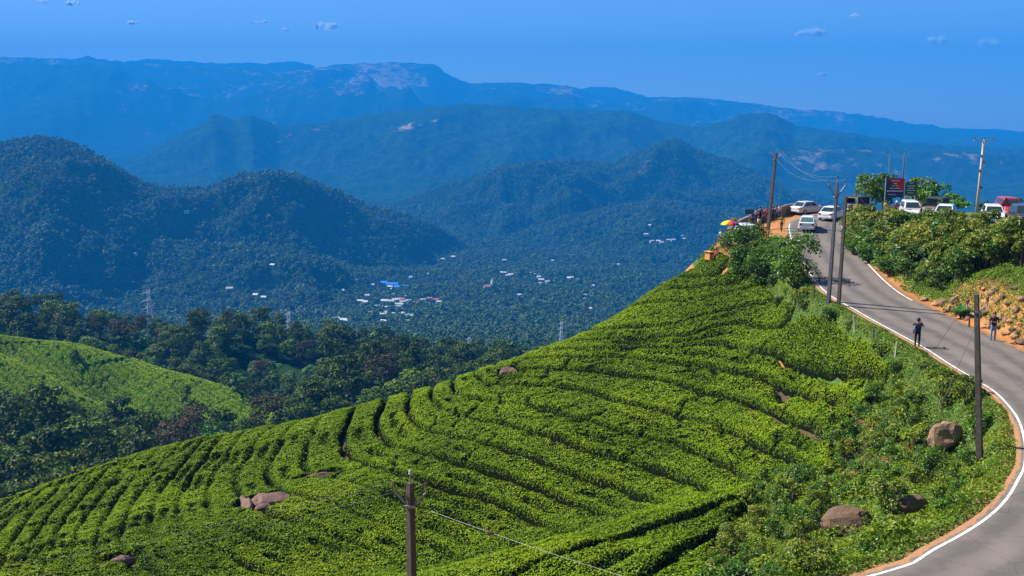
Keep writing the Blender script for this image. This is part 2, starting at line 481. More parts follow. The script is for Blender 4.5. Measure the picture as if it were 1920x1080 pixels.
# the road's left edge: photograph pixel and height
EDGE = []
for px, py, z in [(1640, 1080, -13.2), (1740, 1030, -13.3), (1820, 985, -13.4), (1870, 945, -13.5), (1900, 900, -13.55), (1915, 860, -13.6), (1908, 800, -13.55), (1880, 756, -13.5),
                  (1845, 725, -13.5), (1790, 693, -13.4), (1735, 657, -13.3), (1690, 632, -13.15), (1640, 605, -13.0), (1600, 582, -12.9), (1540, 545, -12.6), (1510, 505, -12.3), (1490, 470, -12.0), (1478, 440, -11.7)]:
    EDGE.append(at_z(px, py, z))
EDGE = np.array(EDGE)
RW = 5.5
# centre line: offset of the edge to the right, then the hairpin onto the upper road
def offset(L, d):
    T = np.gradient(L[:, :2], axis=0); T /= np.linalg.norm(T, axis=1)[:, None]
    o = L.copy(); o[:, 0] += T[:, 1] * d; o[:, 1] -= T[:, 0] * d
    return o
cl = offset(smooth_line(EDGE, 4), RW / 2)
pre = np.array([[-24, 8.5, -11.5], [-16, 10.5, -12.0], [-7, 13.8, -12.5], [1, 18.0, -12.9], [7, 22.3, -13.1]])
post = np.array([[31.6, 103.0, -11.2], [34.6, 107.2, -10.9], [38.2, 108.0, -10.6], [40.6, 104.5, -10.3], [40.4, 98, -9.9], [39.8, 90, -9.35], [40.2, 82, -8.9], [42.5, 73, -8.3], [47, 62, -7.5], [53, 50, -6.6]])
CL = smooth_line(np.concatenate([pre, cl[1:-1:3], post]), 5)
for i in range(0, len(CL), 4): cp.append(tuple(CL[i]))
for x, y, z in [(0, 0, -1.8), (6, 4, -4.5), (-8, 1, -3.5), (16, 10, -8), (30, 24, -7), (30, 36, -10.0), (38, 45, -8.0), (-24, 1, -5), (-40, 10, -13), (-60, 20, -22),
                (33.0, 58, -10.8), (33.5, 66, -9.9), (34.8, 75, -9.1), (35.4, 84, -9.4), (35.6, 93, -9.9), (36.4, 99, -10.4), (30.6, 70, -12.2), (31.3, 79, -11.9), (32.0, 87, -11.6),
                (50, 90, -9.0), (48, 104, -10.2), (44, 112, -11.5), (60, 100, -9), (70, 60, -5), (38, 116, -12),
                (20.5, 95, -12.0), (22.5, 101, -11.8), (25.5, 107, -11.5), (29.5, 113, -11.3), (33, 118, -11.3),
                (17, 101, -16), (20, 110, -17), (26, 119, -18), (33, 127, -18), (46, 124, -19), (10, 130, -48), (30, 150, -45), (60, 135, -35), (75, 120, -25)]:
    cp.append((x, y, z))
cp = np.array(cp)
keep = [0]
for i in range(1, len(cp)):                       # drop near-duplicates, they make the sheet ring
    if np.min(np.hypot(*(cp[keep, :2] - cp[i, :2]).T)) > 1.2: keep.append(i)
cp = cp[keep]
tpsN = TPS(cp[:, :2], cp[:, 2], 30.0, 0.0004)
PLAT = [(21.5, 91), (20.6, 95), (22.3, 100), (25.2, 106), (29.2, 112), (33, 116.5), (38, 115), (36, 110), (31, 106), (28, 98), (26, 91)]
def near_z(x, y):
    x = np.asarray(x, float); y = np.asarray(y, float)
    z = tpsN(x, y)
    d, t, s_ = poly_dist(x, y, CL)
    i0 = np.clip(t.astype(int), 0, len(CL) - 2); f = t - i0
    rz = CL[i0, 2] * (1 - f) + CL[i0 + 1, 2] * f
    pk = np.where(in_poly(x, y, PLAT), 1.0, 1 - sstep(0, 2.2, poly_dist(x, y, PLAT + PLAT[:1])[0]))
    z = z * (1 - pk) + pk * np.interp(y, [88, 95, 118], [-12.3, -11.95, -11.35])
    k = 1 - sstep(3.3, 5.2, d)
    z = z * (1 - k) + (rz - 0.05) * k
    z = z + (1 - k) * 0.12 * (fbm(x * 0.5, y * 0.5, 3, 4) - 0.5) * 2
    return z
def ground_hit(px, py, d0=20, d1=150):
    D = np.arange(d0, d1, 0.1)
    P = at(np.full(D.shape, px), np.full(D.shape, py), D)
    z = near_z(P[:, 0], P[:, 1])
    m = np.nonzero(P[:, 2] <= z)[0]
    i = m[0] if len(m) else len(D) - 1
    return Vector((P[i, 0], P[i, 1], z[i]))
def gz(x, y): return float(near_z(np.array([x]), np.array([y]))[0])

xs = np.arange(-80, 78.01, 0.5); ys = np.arange(-6, 150.01, 0.5)
GX, GY = np.meshgrid(xs, ys, indexing='ij')
GZ = near_z(GX, GY)
dR, tR, sR = poly_dist(GX, GY, CL)
bare = np.clip(1.15 - np.abs(dR - 3.0) / 1.3, 0, 1)
bare = np.where((sR < 0) & (GY < 92), bare * np.where(GY < 47, 0.50, 0.38), bare)                                    # left verge is greener
bare = np.maximum(bare, 0.72 * sstep(9, 4, dR) * ((sR > 0) & (GY > 40) & (GY < 67)))   # rubble bank
bare = np.maximum(bare, 1.0 * sstep(3.5, 1.5, poly_dist(GX, GY, [(21.0, 93.5), (23.5, 99), (27, 105), (32, 112), (36, 114)])[0]))
bare = np.maximum(bare, 0.85 * ((GX < 20) & (dR > 4.6) & ~((GX > 5) & (GY < 46))))
# shade in the gaps under the tea, put into the soil colour
tea_shade = ((GX < 19.5) & (GY > 28) & (GY < 97) & (dR > 5.5) & ~((GX > 9) & (GY < 47))).astype(float) * 0.92
bare = np.maximum(bare, 1.2 * (tea_shade > 0))
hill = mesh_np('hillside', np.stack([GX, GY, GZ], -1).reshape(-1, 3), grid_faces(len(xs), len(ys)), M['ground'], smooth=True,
               attrs={'bare': ('POINT', bare.ravel()), 'tea_shade': ('POINT', tea_shade.ravel())})
tag(hill, kind='structure')
def near_z(x, y):                                  # from here on: the sheet itself
    fx = np.clip((np.asarray(x, float) + 80) / 0.5, 0, len(xs) - 1.001); fy = np.clip((np.asarray(y, float) + 6) / 0.5, 0, len(ys) - 1.001)
    i = fx.astype(int); j = fy.astype(int); fx = fx - i; fy = fy - j
    return GZ[i, j] * (1 - fx) * (1 - fy) + GZ[i + 1, j] * fx * (1 - fy) + GZ[i, j + 1] * (1 - fx) * fy + GZ[i + 1, j + 1] * fx * fy

# ------------------------------------------------------------------ road
def ribbon(name, L, offs, mat, dz, attrs=None, parent=None):
    T = np.gradient(L[:, :2], axis=0); T /= np.linalg.norm(T, axis=1)[:, None]
    V = np.stack([np.stack([L[:, 0] + T[:, 1] * o, L[:, 1] - T[:, 0] * o, L[:, 2] + dz + (0.02 * (1 - (o / 2.75) ** 2))], -1) for o in offs], 1)
    return mesh_np(name, V.reshape(-1, 3), grid_faces(len(L), len(offs))[:, ::-1], mat, parent, True,
                   attrs={k: ('POINT', np.tile(v, len(L))) for k, v in (attrs or {}).items()})
offs = np.array([-2.95, -2.75, -2.4, -1.5, -0.5, 0.5, 1.5, 2.3, 2.65, 2.95])
CLf = smooth_line(CL[::2], 6)
road = ribbon('road', CLf, offs, M['asphalt'], 0.02, {'edge': np.array([1.0, 0.45, 0.1, 0, 0, 0, 0, 0.1, 0.5, 1.0]), 'lane': offs})
tag(road, kind='structure')
dd = poly_dist(CLf[:, 0], CLf[:, 1], [(-16, 18.5), (6, 24)])[0]
i_a = int(np.argmin(np.abs(CLf[:, 1] - 20))); 
i_end = int(np.argmin(np.hypot(CLf[:, 0] - 31.6, CLf[:, 1] - 103)))
i_b = int(np.argmin(np.hypot(CLf[:, 0] - 28.0, CLf[:, 1] - 70)))
l1 = ribbon('edge_line', CLf[4:i_end], np.array([-2.65, -2.55]), M['line'], 0.027, parent=road)
i_c = int(np.argmin(np.hypot(CLf[:, 0] - 26, CLf[:, 1] - 68)))
l2 = ribbon('edge_line', CLf[i_c:i_end + 22], np.array([2.53, 2.645]), M['line'], 0.027, parent=road)
l1['label'] = 'white line along the downhill edge of the road'
l2['label'] = 'white line round the foot of the hedge bank'

# ------------------------------------------------------------------ leaves
def leaf_arrays(P, Nn, size, wid=0.5, fold=0.18, rng=RNG):
    n = len(P)
    Nn = Nn / (np.linalg.norm(Nn, axis=1)[:, None] + 1e-9)
    r_ = rng.normal(size=(n, 3)); T = r_ - Nn * (r_ * Nn).sum(1)[:, None]
    T /= np.linalg.norm(T, axis=1)[:, None] + 1e-9
    B = np.cross(Nn, T)
    s_ = np.asarray(size).reshape(-1, 1) * np.ones((n, 1))
    a = P - T * s_ * 0.5; c = P + T * s_ * 0.5 - Nn * s_ * fold
    b = P + B * s_ * wid * 0.5 + Nn * s_ * fold * 0.4; d = P - B * s_ * wid * 0.5 + Nn * s_ * fold * 0.4
    V = np.stack([a, b, c, d], 1).reshape(-1, 3)
    F = np.arange(4 * n).reshape(-1, 4)
    return V, F
def leaf_mesh(name, P, Nn, size, tint, mat, parent=None, link=True, wid=0.5):
    V, F = leaf_arrays(P, Nn, size, wid)
    return mesh_np(name, V, F, mat, parent, False, {'tint': ('FACE', np.clip(tint, 0, 1))}, link)

# ------------------------------------------------------------------ tea rows: gaps traced on the hillside
GAPS = {
 0: [(1230, 613), (1281, 606), (1315, 591), (1370, 580), (1420, 571)],
 -1: [(1250, 560), (1330, 555), (1400, 540)],
 1: [(1100, 645), (1185, 634), (1237, 637), (1300, 632), (1374, 597), (1415, 606), (1459, 623), (1518, 629), (1589, 634)],
 2: [(1040, 660), (1120, 655), (1185, 645), (1296, 643), (1348, 643), (1407, 654), (1463, 665), (1511, 671), (1570, 684), (1620, 700)],
 3: [(985, 668), (1074, 660), (1148, 663), (1200, 671), (1259, 680), (1315, 686), (1370, 698), (1426, 706), (1463, 721), (1500, 735), (1544, 747), (1600, 765)],
 4: [(940, 690), (1010, 690), (1085, 695), (1148, 702), (1200, 711), (1252, 717), (1315, 732), (1370, 747), (1400, 754), (1444, 773), (1478, 787), (1515, 802)],
 5: [(880, 700), (905, 722), (960, 722), (1011, 724), (1074, 728), (1118, 737), (1163, 752), (1200, 763), (1241, 767), (1304, 787), (1355, 802), (1389, 817), (1430, 835), (1459, 850)],
 6: [(850, 712), (866, 740), (904, 752), (960, 754), (1023, 769), (1078, 782), (1138, 799), (1171, 812), (1252, 832), (1311, 850), (1370, 878)],
 7: [(819, 722), (827, 765), (849, 776), (886, 785), (930, 793), (986, 806), (1041, 821), (1097, 843), (1145, 856), (1207, 869), (1260, 890)],
 8: [(768, 735), (773, 780), (793, 799), (841, 817), (893, 824), (934, 839), (979, 850), (1027, 869), (1079, 891), (1150, 915)],
 9: [(719, 761), (717, 821), (740, 838), (782, 847), (834, 861), (875, 874), (916, 884), (960, 899), (1004, 913), (1080, 945)],
 10: [(660, 770), (645, 830), (670, 862), (738, 887), (797, 904), (841, 917), (886, 932), (930, 943), (953, 956), (1020, 990)],
 11: [(583, 815), (565, 880), (600, 892), (653, 900), (690, 917), (745, 932), (797, 954), (841, 967), (893, 985), (950, 1012)],
 12: [(529, 830), (508, 890), (530, 915), (604, 939), (664, 961), (708, 980), (753, 995), (797, 1017), (834, 1030)],
 13: [(475, 830), (440, 900), (470, 945), (560, 976), (590, 991), (634, 1006), (682, 1024), (730, 1047), (790, 1075)],
 14: [(430, 845), (388, 915), (400, 980), (480, 1005), (560, 1032), (586, 1045), (634, 1065), (700, 1090)],
 15.5: [(375, 850), (320, 930), (310, 1000), (350, 1045), (420, 1070), (500, 1110)],
 17.5: [(300, 860), (225, 960), (210, 1040), (230, 1100)],
 20: [(200, 880), (120, 970), (85, 1050), (80, 1110)],
 23: [(80, 920), (0, 1000), (-40, 1070)],
}
GP = []; GVv = []
for k_, L in GAPS.items():
    for px, py in L:
        # canopy level is TEA_H above ground: march on the raised sheet
        D = np.arange(30, 105, 0.25); P = at(np.full(D.shape, px), np.full(D.shape, py), D)
        z = near_z(P[:, 0], P[:, 1]) + TEA_H * 0.75
        m = np.nonzero(P[:, 2] <= z)[0]
        if len(m): GP.append(P[m[0], :2]); GVv.append(k_)
rowA = TPS(GP, GVv, 30.0, 0.01)
# the nearer spur has its own rows, crossing the picture
GB = {0: [(1560, 905), (1440, 893), (1300, 936), (1050, 1006), (900, 1050), (780, 1085)],
      1: [(1540, 925), (1440, 920), (1300, 965), (1130, 1010), (1000, 1050), (860, 1090)],
      2: [(1420, 950), (1290, 1000), (1150, 1040), (1040, 1085)], 3: [(1390, 985), (1290, 1040), (1220, 1085)], 4: [(1370, 1030), (1320, 1085)]}
BP = []; BV = []
for k_, L in GB.items():
    for px, py in L:
        p = ground_hit(px, py + 12, 25, 60); BP.append((p.x, p.y)); BV.append(k_ * 0.62)
rowB = TPS(BP, BV, 20.0, 0.02)
crest = []
for px, py, D in [(1560, 905, 47), (1440, 893, 47.5), (1300, 935, 47), (1050, 1004, 45.5), (900, 1050, 45), (780, 1085, 44), (650, 1130, 43)]:
    p = at(px, py, D); crest.append((p[0], p[1]))
crest = [(crest[0][0] + 12, crest[0][1])] + crest + [(-14, 43), (-22, 30)]

dx = 0.22
tx = np.arange(-70, 24, dx); ty = np.arange(29, 108, dx)
TX, TY = np.meshgrid(tx, ty, indexing='ij')
dC, tC, sC = poly_dist(TX, TY, crest)          # crest runs right to left: + side = far side
farside = sC > 0
sA = rowA(TX, TY); sB = rowB(TX, TY)
TZ = near_z(TX, TY)
dRt = poly_dist(TX, TY, CL)[0]
ppx, ppy = project(np.stack([TX, TY, TZ], -1))
wob = 0.13 * (fbm(TX * 0.35, TY * 0.35, 21, 3) - 0.5) * 2
def gapdist(s_):
    g = np.hypot(*np.gradient(s_, dx)) + 1e-3
    s2 = s_ + wob * np.clip(g * 2.0, 0.3, 1)
    f = np.abs(s2 - np.round(s2))
    return np.minimum(f / g, 5), np.floor(s2), s2
dA, iA, s2A = gapdist(sA); dB, iB, s2B = gapdist(sB)
# extra narrow plucking gaps halfway inside the wide bands, weak and broken
def extra(s2, s_):
    g = np.hypot(*np.gradient(s_, dx)) + 1e-3
    f = np.abs((s2 * 2) - np.round(s2 * 2)) / 2
    return np.minimum(f / g, 5)
dgap = np.where(farside, dA, dB)
dext = np.where(farside, extra(s2A, sA), extra(s2B, sB))
rowid = np.where(farside, iA, 200 + iB).astype(int)
gsc = np.clip(1.0 / (np.hypot(*np.gradient(np.where(farside, sA, sB), dx)) + 1e-3) / 3.2, 0.25, 1.0)
gsc = np.where(dC < 0.6, 1, gsc)
gw = gsc * np.where(farside & (s2A > 10.5), 0.6, 1.0) * np.where((TY > 74) & (TX < 4), 0.45, 1.0) * np.clip(0.27 + 0.55 * (fbm(TX * 0.16, TY * 0.16, 5, 3) - 0.42) * 2, np.where(farside & (s2A < 10.5) & (TY < 76), 0.15, 0.03), 0.60)      # gaps open and close
prof = sstep(gw * 0.62, gw * 0.62 + 0.12 + 0.14 * gsc, dgap)
open_ = np.where(farside & (s2A > 10.5), 0.30 + 0.9 * sstep(0.42, 0.66, fbm(TX * 0.2, TY * 0.09, 55, 3)), 0.92 + 0.3 * sstep(0.3, 0.55, fbm(TX * 0.2, TY * 0.2, 56, 3)))
prof = 1 - (1 - prof) * np.clip(open_, 0, 1)
ew = np.clip((fbm(TX * 0.3, TY * 0.3, 9, 3) - 0.60) * 2.2, 0, 0.3)
prof *= 1 - 0.55 * (1 - sstep(ew * 0.5, ew + 0.35, dext)) * (ew > 0.02)
# cross breaks between bushes
u_ = TX * 0.8 + TY * 0.25
cb = np.abs(vnoise(TX * 0.55 + 30, TY * 0.55, 15) - 0.5) * 2
prof *= 1 - 0.75 * sstep(0.10, 0.0, cb) * sstep(0.55, 0.68, fbm(TX * 0.12, TY * 0.12, 33, 2))
lump = 0.15 * (fbm(TX * 0.9, TY * 0.9, 41, 3) - 0.5) * 2 + 0.12 * (fbm(TX * 3, TY * 3, 42, 2) - 0.5) * 2
CH = TEA_H * (0.85 + lump) * prof
# where tea grows
inpx = np.array([(-700, 400), (1290, 400), (1345, 480), (1400, 512), (1440, 560), (1500, 600), (1560, 612), (1610, 650), (1665, 690), (1660, 735), (1600, 790), (1560, 850), (1560, 905), (1430, 905), (1400, 960), (1340, 1040), (1290, 1200), (700, 1500), (-1200, 1500)])
mask = in_poly(ppx, ppy, inpx) & (dRt > 3.6)
ridge = np.array([at(px, py, D)[:2] for px, py, D in SIL])
rd, rt, rs = poly_dist(TX, TY, ridge)
mask &= ~((rs < 0) & (rd > 6.0))
mask &= ~((TX > 14) & (TY > 96))
# rocks in the tea
ROCKS = []
for px, py, rx_, ry_ in [(492, 955, 1.6, 2.3), (600, 905, 1.7, 1.0), (955, 705, 0.9, 1.0), (228, 1066, 0.8, 0.7)]:
    p = ground_hit(px, py, 30, 110); ROCKS.append(p)
    mask &= np.hypot((TX - p.x) / (rx_ + 0.15), (TY - p.y) / (ry_ + 0.15)) > 1
CH = np.where(mask, CH, 0)
CZ = TZ + CH
gxn, gyn = np.gradient(CZ, dx)
# one top-level thing for each row between two gaps
cellh = np.minimum.reduce([CH[:-1, :-1], CH[1:, :-1], CH[1:, 1:], CH[:-1, 1:]])
cellmax = np.maximum.reduce([CH[:-1, :-1], CH[1:, :-1], CH[1:, 1:], CH[:-1, 1:]])
cell_id = np.where(cellmax > 0.10, rowid[:-1, :-1], -999)
nv = len(ty)
from collections import OrderedDict
ids = [i for i in np.unique(cell_id) if i != -999]
tea_n = 0
flatV = np.stack([TX, TY, CZ - 0.06], -1).reshape(-1, 3)
vis_sky = (rs > 0) | (rd < 2.5)
HL = {}; ORD = {}
ORDW = 'first second third fourth fifth sixth seventh eighth ninth tenth eleventh twelfth thirteenth fourteenth fifteenth sixteenth seventeenth eighteenth nineteenth twentieth'.split()
ORDW += ['twenty-' + q for q in ORDW[:9]] + ['thirtieth'] + ['thirty-' + q for q in ORDW[:9]]
def pieces(ci, cj):
    """connected runs of cells"""
    todo = set(zip(ci.tolist(), cj.tolist())); out = []
    while todo:
        st = [todo.pop()]; comp = []
        while st:
            a_, b_ = st.pop(); comp.append((a_, b_))
            for q in ((a_ + 1, b_), (a_ - 1, b_), (a_, b_ + 1), (a_, b_ - 1)):
                if q in todo: todo.remove(q); st.append(q)
        if len(comp) >= 60: out.append(np.array(sorted(comp)).T)
    return out
for rid, (ci, cj) in [(r_, c_) for r_ in ids for c_ in pieces(*np.nonzero(cell_id == r_))]:
    a = ci * nv + cj
    F = np.stack([a, a + nv, a + nv + 1, a + 1], -1)
    u, inv = np.unique(F, return_inverse=True)
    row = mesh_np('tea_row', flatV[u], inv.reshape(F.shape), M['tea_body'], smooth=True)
    HL[rid] = (row, ci, cj)
    # leaves: denser near the viewer
    Y = ty[cj]; dens = np.where(Y < 50, 185, np.where(Y < 70, 135, 95)) * np.where(vis_sky[ci, cj], 1, 0.35)
    steep = np.sqrt(1 + gxn[ci, cj] ** 2 + gyn[ci, cj] ** 2)
    cnt = RNG.poisson(dens * dx * dx * np.minimum(steep, 3.5) * 1.25)
    k = np.repeat(np.arange(len(ci)), cnt); n = len(k)
    fx = RNG.random(n); fy = RNG.random(n); i0 = ci[k]; j0 = cj[k]
    def bl(A): return A[i0, j0] * (1 - fx) * (1 - fy) + A[i0 + 1, j0] * fx * (1 - fy) + A[i0, j0 + 1] * (1 - fx) * fy + A[i0 + 1, j0 + 1] * fx * fy
    x = tx[i0] + fx * dx; y = ty[j0] + fy * dx; z = bl(CZ); h = bl(CH)
    kp_ = h > TEA_H * (0.18 + 0.30 * RNG.random(n))
    x, y, z, h = x[kp_], y[kp_], z[kp_], h[kp_]; gn1, gn2 = bl(gxn)[kp_], bl(gyn)[kp_]; n = len(x)
    jit = RNG.random(n)
    z = z + RNG.normal(0, 0.028, n) - 0.10 * jit ** 3
    Nn = np.stack([-gn1, -gn2, np.ones(n)], -1); Nn /= np.linalg.norm(Nn, axis=1)[:, None]
    Nn = Nn + RNG.normal(0, 0.34, (n, 3))
    size = np.where(y < 50, 0.112, np.where(y < 70, 0.132, 0.165)) * RNG.uniform(0.7, 1.35, n)
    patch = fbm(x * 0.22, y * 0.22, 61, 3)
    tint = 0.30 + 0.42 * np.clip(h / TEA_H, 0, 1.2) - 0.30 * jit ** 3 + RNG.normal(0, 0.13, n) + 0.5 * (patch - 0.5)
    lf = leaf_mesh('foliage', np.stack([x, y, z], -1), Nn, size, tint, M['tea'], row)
    tea_n += n
    if rid >= 200: g_ = 'tea rows on the near spur'
    elif rid < 10: g_ = 'tea rows on the main slope'
    elif rid < 15: g_ = 'tea rows by the rock outcrop'
    else: g_ = 'tea rows on the left shoulder'
    ORD[g_] = ORD.get(g_, 0) + 1; o_ = ORDW[min(ORD[g_], len(ORDW)) - 1]
    lab = {'tea rows on the near spur': o_ + ' tea row on the near spur, counting from its skyline to the viewer', 'tea rows on the main slope': o_ + ' broad tea row below the road on the main slope, counting downhill',
           'tea rows by the rock outcrop': o_ + ' tea row bending round the largest rock outcrop, counting from the upper right', 'tea rows on the left shoulder': o_ + ' tea row on the left shoulder, counting leftwards from the rock outcrop'}[g_]
    tag(row, lab, 'tea row', g_)
print('tea leaves', tea_n, 'rows', len(HL))
# ------------------------------------------------------------------ middle distance: ravine, forest ridge, far tea hill
mp = []
for a in [(-200, 628, 348), (0, 633, 345), (150, 651, 345), (250, 679, 340), (350, 709, 335), (450, 739, 325), (520, 770, 315),
          (-200, 740, 305), (0, 765, 300), (100, 785, 300), (250, 795, 300), (350, 803, 300), (470, 803, 300),
          (-200, 690, 325), (60, 668, 331), (120, 715, 318), (200, 735, 321), (280, 730, 316), (380, 745, 318), (20, 715, 314),
          (-200, 600, 450), (0, 607, 450), (270, 657, 450), (450, 640, 455), (590, 680, 440), (700, 738, 400), (800, 728, 400), (600, 735, 350), (600, 790, 300), (700, 775, 300),
          (800, 760, 320), (900, 720, 430), (1000, 705, 480), (1100, 690, 520), (1300, 650, 560), (1600, 640, 600), (2000, 640, 600)]:
    p = at(*a); mp.append(tuple(p))
for px, D, z in [(-300, 260, -104), (100, 260, -104), (300, 255, -103), (480, 250, -102), (700, 230, -98), (900, 240, -102), (1100, 250, -105), (1500, 260, -108), (2000, 260, -108),
                 (-300, 170, -92), (100, 170, -94), (500, 165, -90), (900, 160, -88), (1300, 180, -90), (1800, 200, -80),
                 (-300, 600, -140), (0, 600, -150), (300, 600, -158), (600, 600, -160), (900, 600, -158), (1200, 650, -165), (1600, 700, -175), (2100, 700, -175),
                 (-300, 840, -206), (300, 840, -206), (900, 840, -206), (1500, 840, -206), (2100, 840, -206),
                 (-300, 1050, -243), (300, 1050, -243), (900, 1050, -243), (1500, 1050, -243), (2100, 1050, -243),
                 (-300, 1260, -278), (300, 1260, -278), (900, 1260, -278), (1500, 1260, -278), (2100, 1260, -278),
                 (-300, 110, -60), (100, 110, -62), (500, 108, -55), (900, 108, -48), (1300, 115, -40), (1900, 130, -40)]:
    mp.append(((px - 960) / 1900 * D, D, z))
for px, py, D in [(-200, 628, 348), (0, 633, 345), (150, 651, 345), (250, 679, 340), (350, 709, 335), (450, 739, 325), (520, 770, 315)]:
    p = at(px, py, D); h_ = p[:2] / np.hypot(*p[:2])
    for d_, dz_ in ((14, 6.5), (32, 17), (60, 24)): mp.append((p[0] + h_[0] * d_, p[1] + h_[1] * d_, p[2] - dz_))
mp = np.array(mp)
tpsM = TPS(mp[:, :2], mp[:, 2], 200.0, 0.0002)
CREASE = [tuple(at(px, py, D)[:2]) for px, py, D in [(20, 672, 336), (90, 690, 326), (170, 715, 320), (245, 748, 314), (290, 790, 303)]]
NOSE = [tuple(at(px, py, D)[:2]) for px, py, D in [(-60, 690, 322), (40, 730, 312), (130, 770, 303)]]
def mid_z(x, y):
    x = np.asarray(x, float); y = np.asarray(y, float)
    r_ = np.hypot(x, y)
    cr = -5.0 * np.exp(-(poly_dist(x, y, CREASE)[0] / 7.5) ** 2) + 4.0 * np.exp(-(poly_dist(x, y, NOSE)[0] / 10.0) ** 2)
    return tpsM(x, y) + cr + (fbm(x / 40, y / 40, 71, 4) - 0.5) * np.clip((r_ - 380) / 100, 0, 1) * 10
az = np.linspace(R(-37), R(37), 260); rr = np.geomspace(100, 1330, 240)
A, RR_ = np.meshgrid(az, rr, indexing='ij')
mx_, my_ = RR_ * np.sin(A), RR_ * np.cos(A)
mz_ = mid_z(mx_, my_)
mid = mesh_np('forest_ground', np.stack([mx_, my_, mz_], -1).reshape(-1, 3), grid_faces(len(az), len(rr))[:, ::-1], M['terrain'], smooth=True, attrs={'bare': ('POINT', np.full(mx_.size, -0.3))})
tag(mid, kind='structure')

# ------------------------------------------------------------------ far valley and mountains
LAY = [ # name, distance, crest pixels, front slope, back slope, roughness
 ('L6', [(-400, 255, 2000), (0, 272, 2000), (80, 260, 2000), (120, 267, 2020), (200, 307, 2060), (270, 347, 2100), (330, 358, 2150), (400, 352, 2200), (440, 335, 2220), (500, 325, 2250), (560, 333, 2260), (640, 368, 2280),
         (690, 393, 2300), (760, 405, 2350), (850, 445, 2400), (900, 475, 2450), (960, 505, 2500), (1050, 530, 2500), (2400, 560, 2500)], 0.38, 0.30, 1.6),
 ('L5', [(-400, 460, 3300), (500, 430, 3300), (660, 420, 3300), (720, 388, 3350), (800, 357, 3350), (880, 336, 3350), (940, 313, 3350), (1060, 302, 3350), (1150, 308, 3350), (1200, 285, 3380), (1245, 268, 3400), (1270, 264, 3400), (1300, 282, 3400),
         (1370, 303, 3350), (1430, 333, 3300), (1480, 357, 3200), (1600, 390, 3100), (1800, 400, 3000), (2300, 420, 3000)], 0.36, 0.3, 1.5),
 ('L4', [(-400, 420, 4350), (1300, 330, 4350), (1370, 302, 4350), (1420, 286, 4350), (1550, 279, 4380), (1700, 284, 4400), (1800, 282, 4400), (1920, 290, 4400), (2300, 300, 4400)], 0.36, 0.3, 0.7),
 ('L3', [(-400, 330, 5050), (200, 330, 5050), (240, 303, 5050), (300, 272, 5050), (345, 248, 5050), (385, 228, 5050), (397, 212, 5050), (410, 214, 5050), (440, 226, 5050), (470, 215, 5050), (520, 236, 5150), (600, 230, 5200), (690, 213, 5250), (760, 206, 5250), (870, 193, 5300),
         (960, 198, 5300), (1050, 206, 5300), (1180, 206, 5300), (1230, 226, 5300), (1300, 238, 5300), (1360, 226, 5250), (1390, 214, 5250), (1440, 211, 5250), (1455, 214, 5250), (1490, 234, 5250), (1600, 250, 5250), (1700, 266, 5250), (1920, 275, 5250), (2300, 280, 5250)], 0.32, 0.3, 0.9),
 ('L2b', [(-400, 215, 7600), (0, 213, 7600), (60, 200, 7600), (95, 186, 7600), (140, 190, 7600), (200, 222, 7600), (300, 262, 7600), (420, 300, 7600), (2400, 330, 7600)], 0.34, 0.3, 0.8),
 ('L2', [(-400, 108, 10000), (0, 107, 10000), (80, 108, 10000), (150, 110, 10000), (165, 104, 10000), (180, 110, 10000), (250, 118, 10000), (330, 122, 10000), (420, 128, 10000), (450, 127, 10000), (520, 137, 10050), (560, 131, 10000), (640, 120, 9950), (740, 116, 9950), (815, 121, 9950), (850, 145, 9950), (880, 155, 10000),
         (960, 155, 10000), (1040, 158, 10000), (1075, 162, 9950), (1110, 177, 9950), (1200, 182, 10000), (1300, 182, 10000), (1400, 191, 10000), (1470, 203, 10000), (1560, 208, 10000), (1650, 218, 10000), (1750, 232, 10000), (1850, 245, 10000), (1920, 243, 10000), (2300, 240, 10000)], 0.24, 0.3, 1.2),
 ('L1', [(-400, 100, 11500), (0, 94, 11500), (60, 98, 11500), (130, 104, 11500), (230, 107, 11500), (280, 104, 11500), (330, 113, 11500), (380, 118, 11500), (440, 117, 11500), (500, 119, 11500), (555, 114, 11500), (585, 122, 11500), (700, 160, 11500), (1000, 190, 11500), (1060, 170, 11500), (1110, 162, 11500), (1150, 163, 11500),
         (1210, 180, 11500), (1300, 200, 11500), (2300, 230, 11500)], 0.3, 0.2, 0.6),
 ('L5b', [(-400, 560, 2600), (780, 520, 2600), (860, 478, 2600), (950, 446, 2620), (1040, 414, 2650), (1110, 398, 2650), (1180, 384, 2650), (1250, 379, 2650), (1320, 390, 2600), (1400, 398, 2550), (1500, 415, 2500), (1700, 430, 2500), (2300, 440, 2500)], 0.34, 0.3, 1.6),
 ('L6b', [(-400, 470, 1750), (150, 468, 1750), (300, 455, 1780), (420, 462, 1800), (540, 470, 1820), (620, 492, 1820), (720, 530, 1820), (800, 565, 1800), (2300, 640, 1800)], 0.33, 0.3, 1.6),
]
KF = 1.12
LC = []
for nm, L, fs, bs, rg in LAY:
    P = np.array([at(q[0], q[1], q[2] * KF) for q in L]); LC.append((nm, np.arctan2(P[:, 0], P[:, 1]), np.hypot(P[:, 0], P[:, 1]), P[:, 2], fs, bs, rg))
def crest_interp(aq, xa, xv):
    # gentle smoothing of the traced crest
    return np.interp(aq, xa, xv)
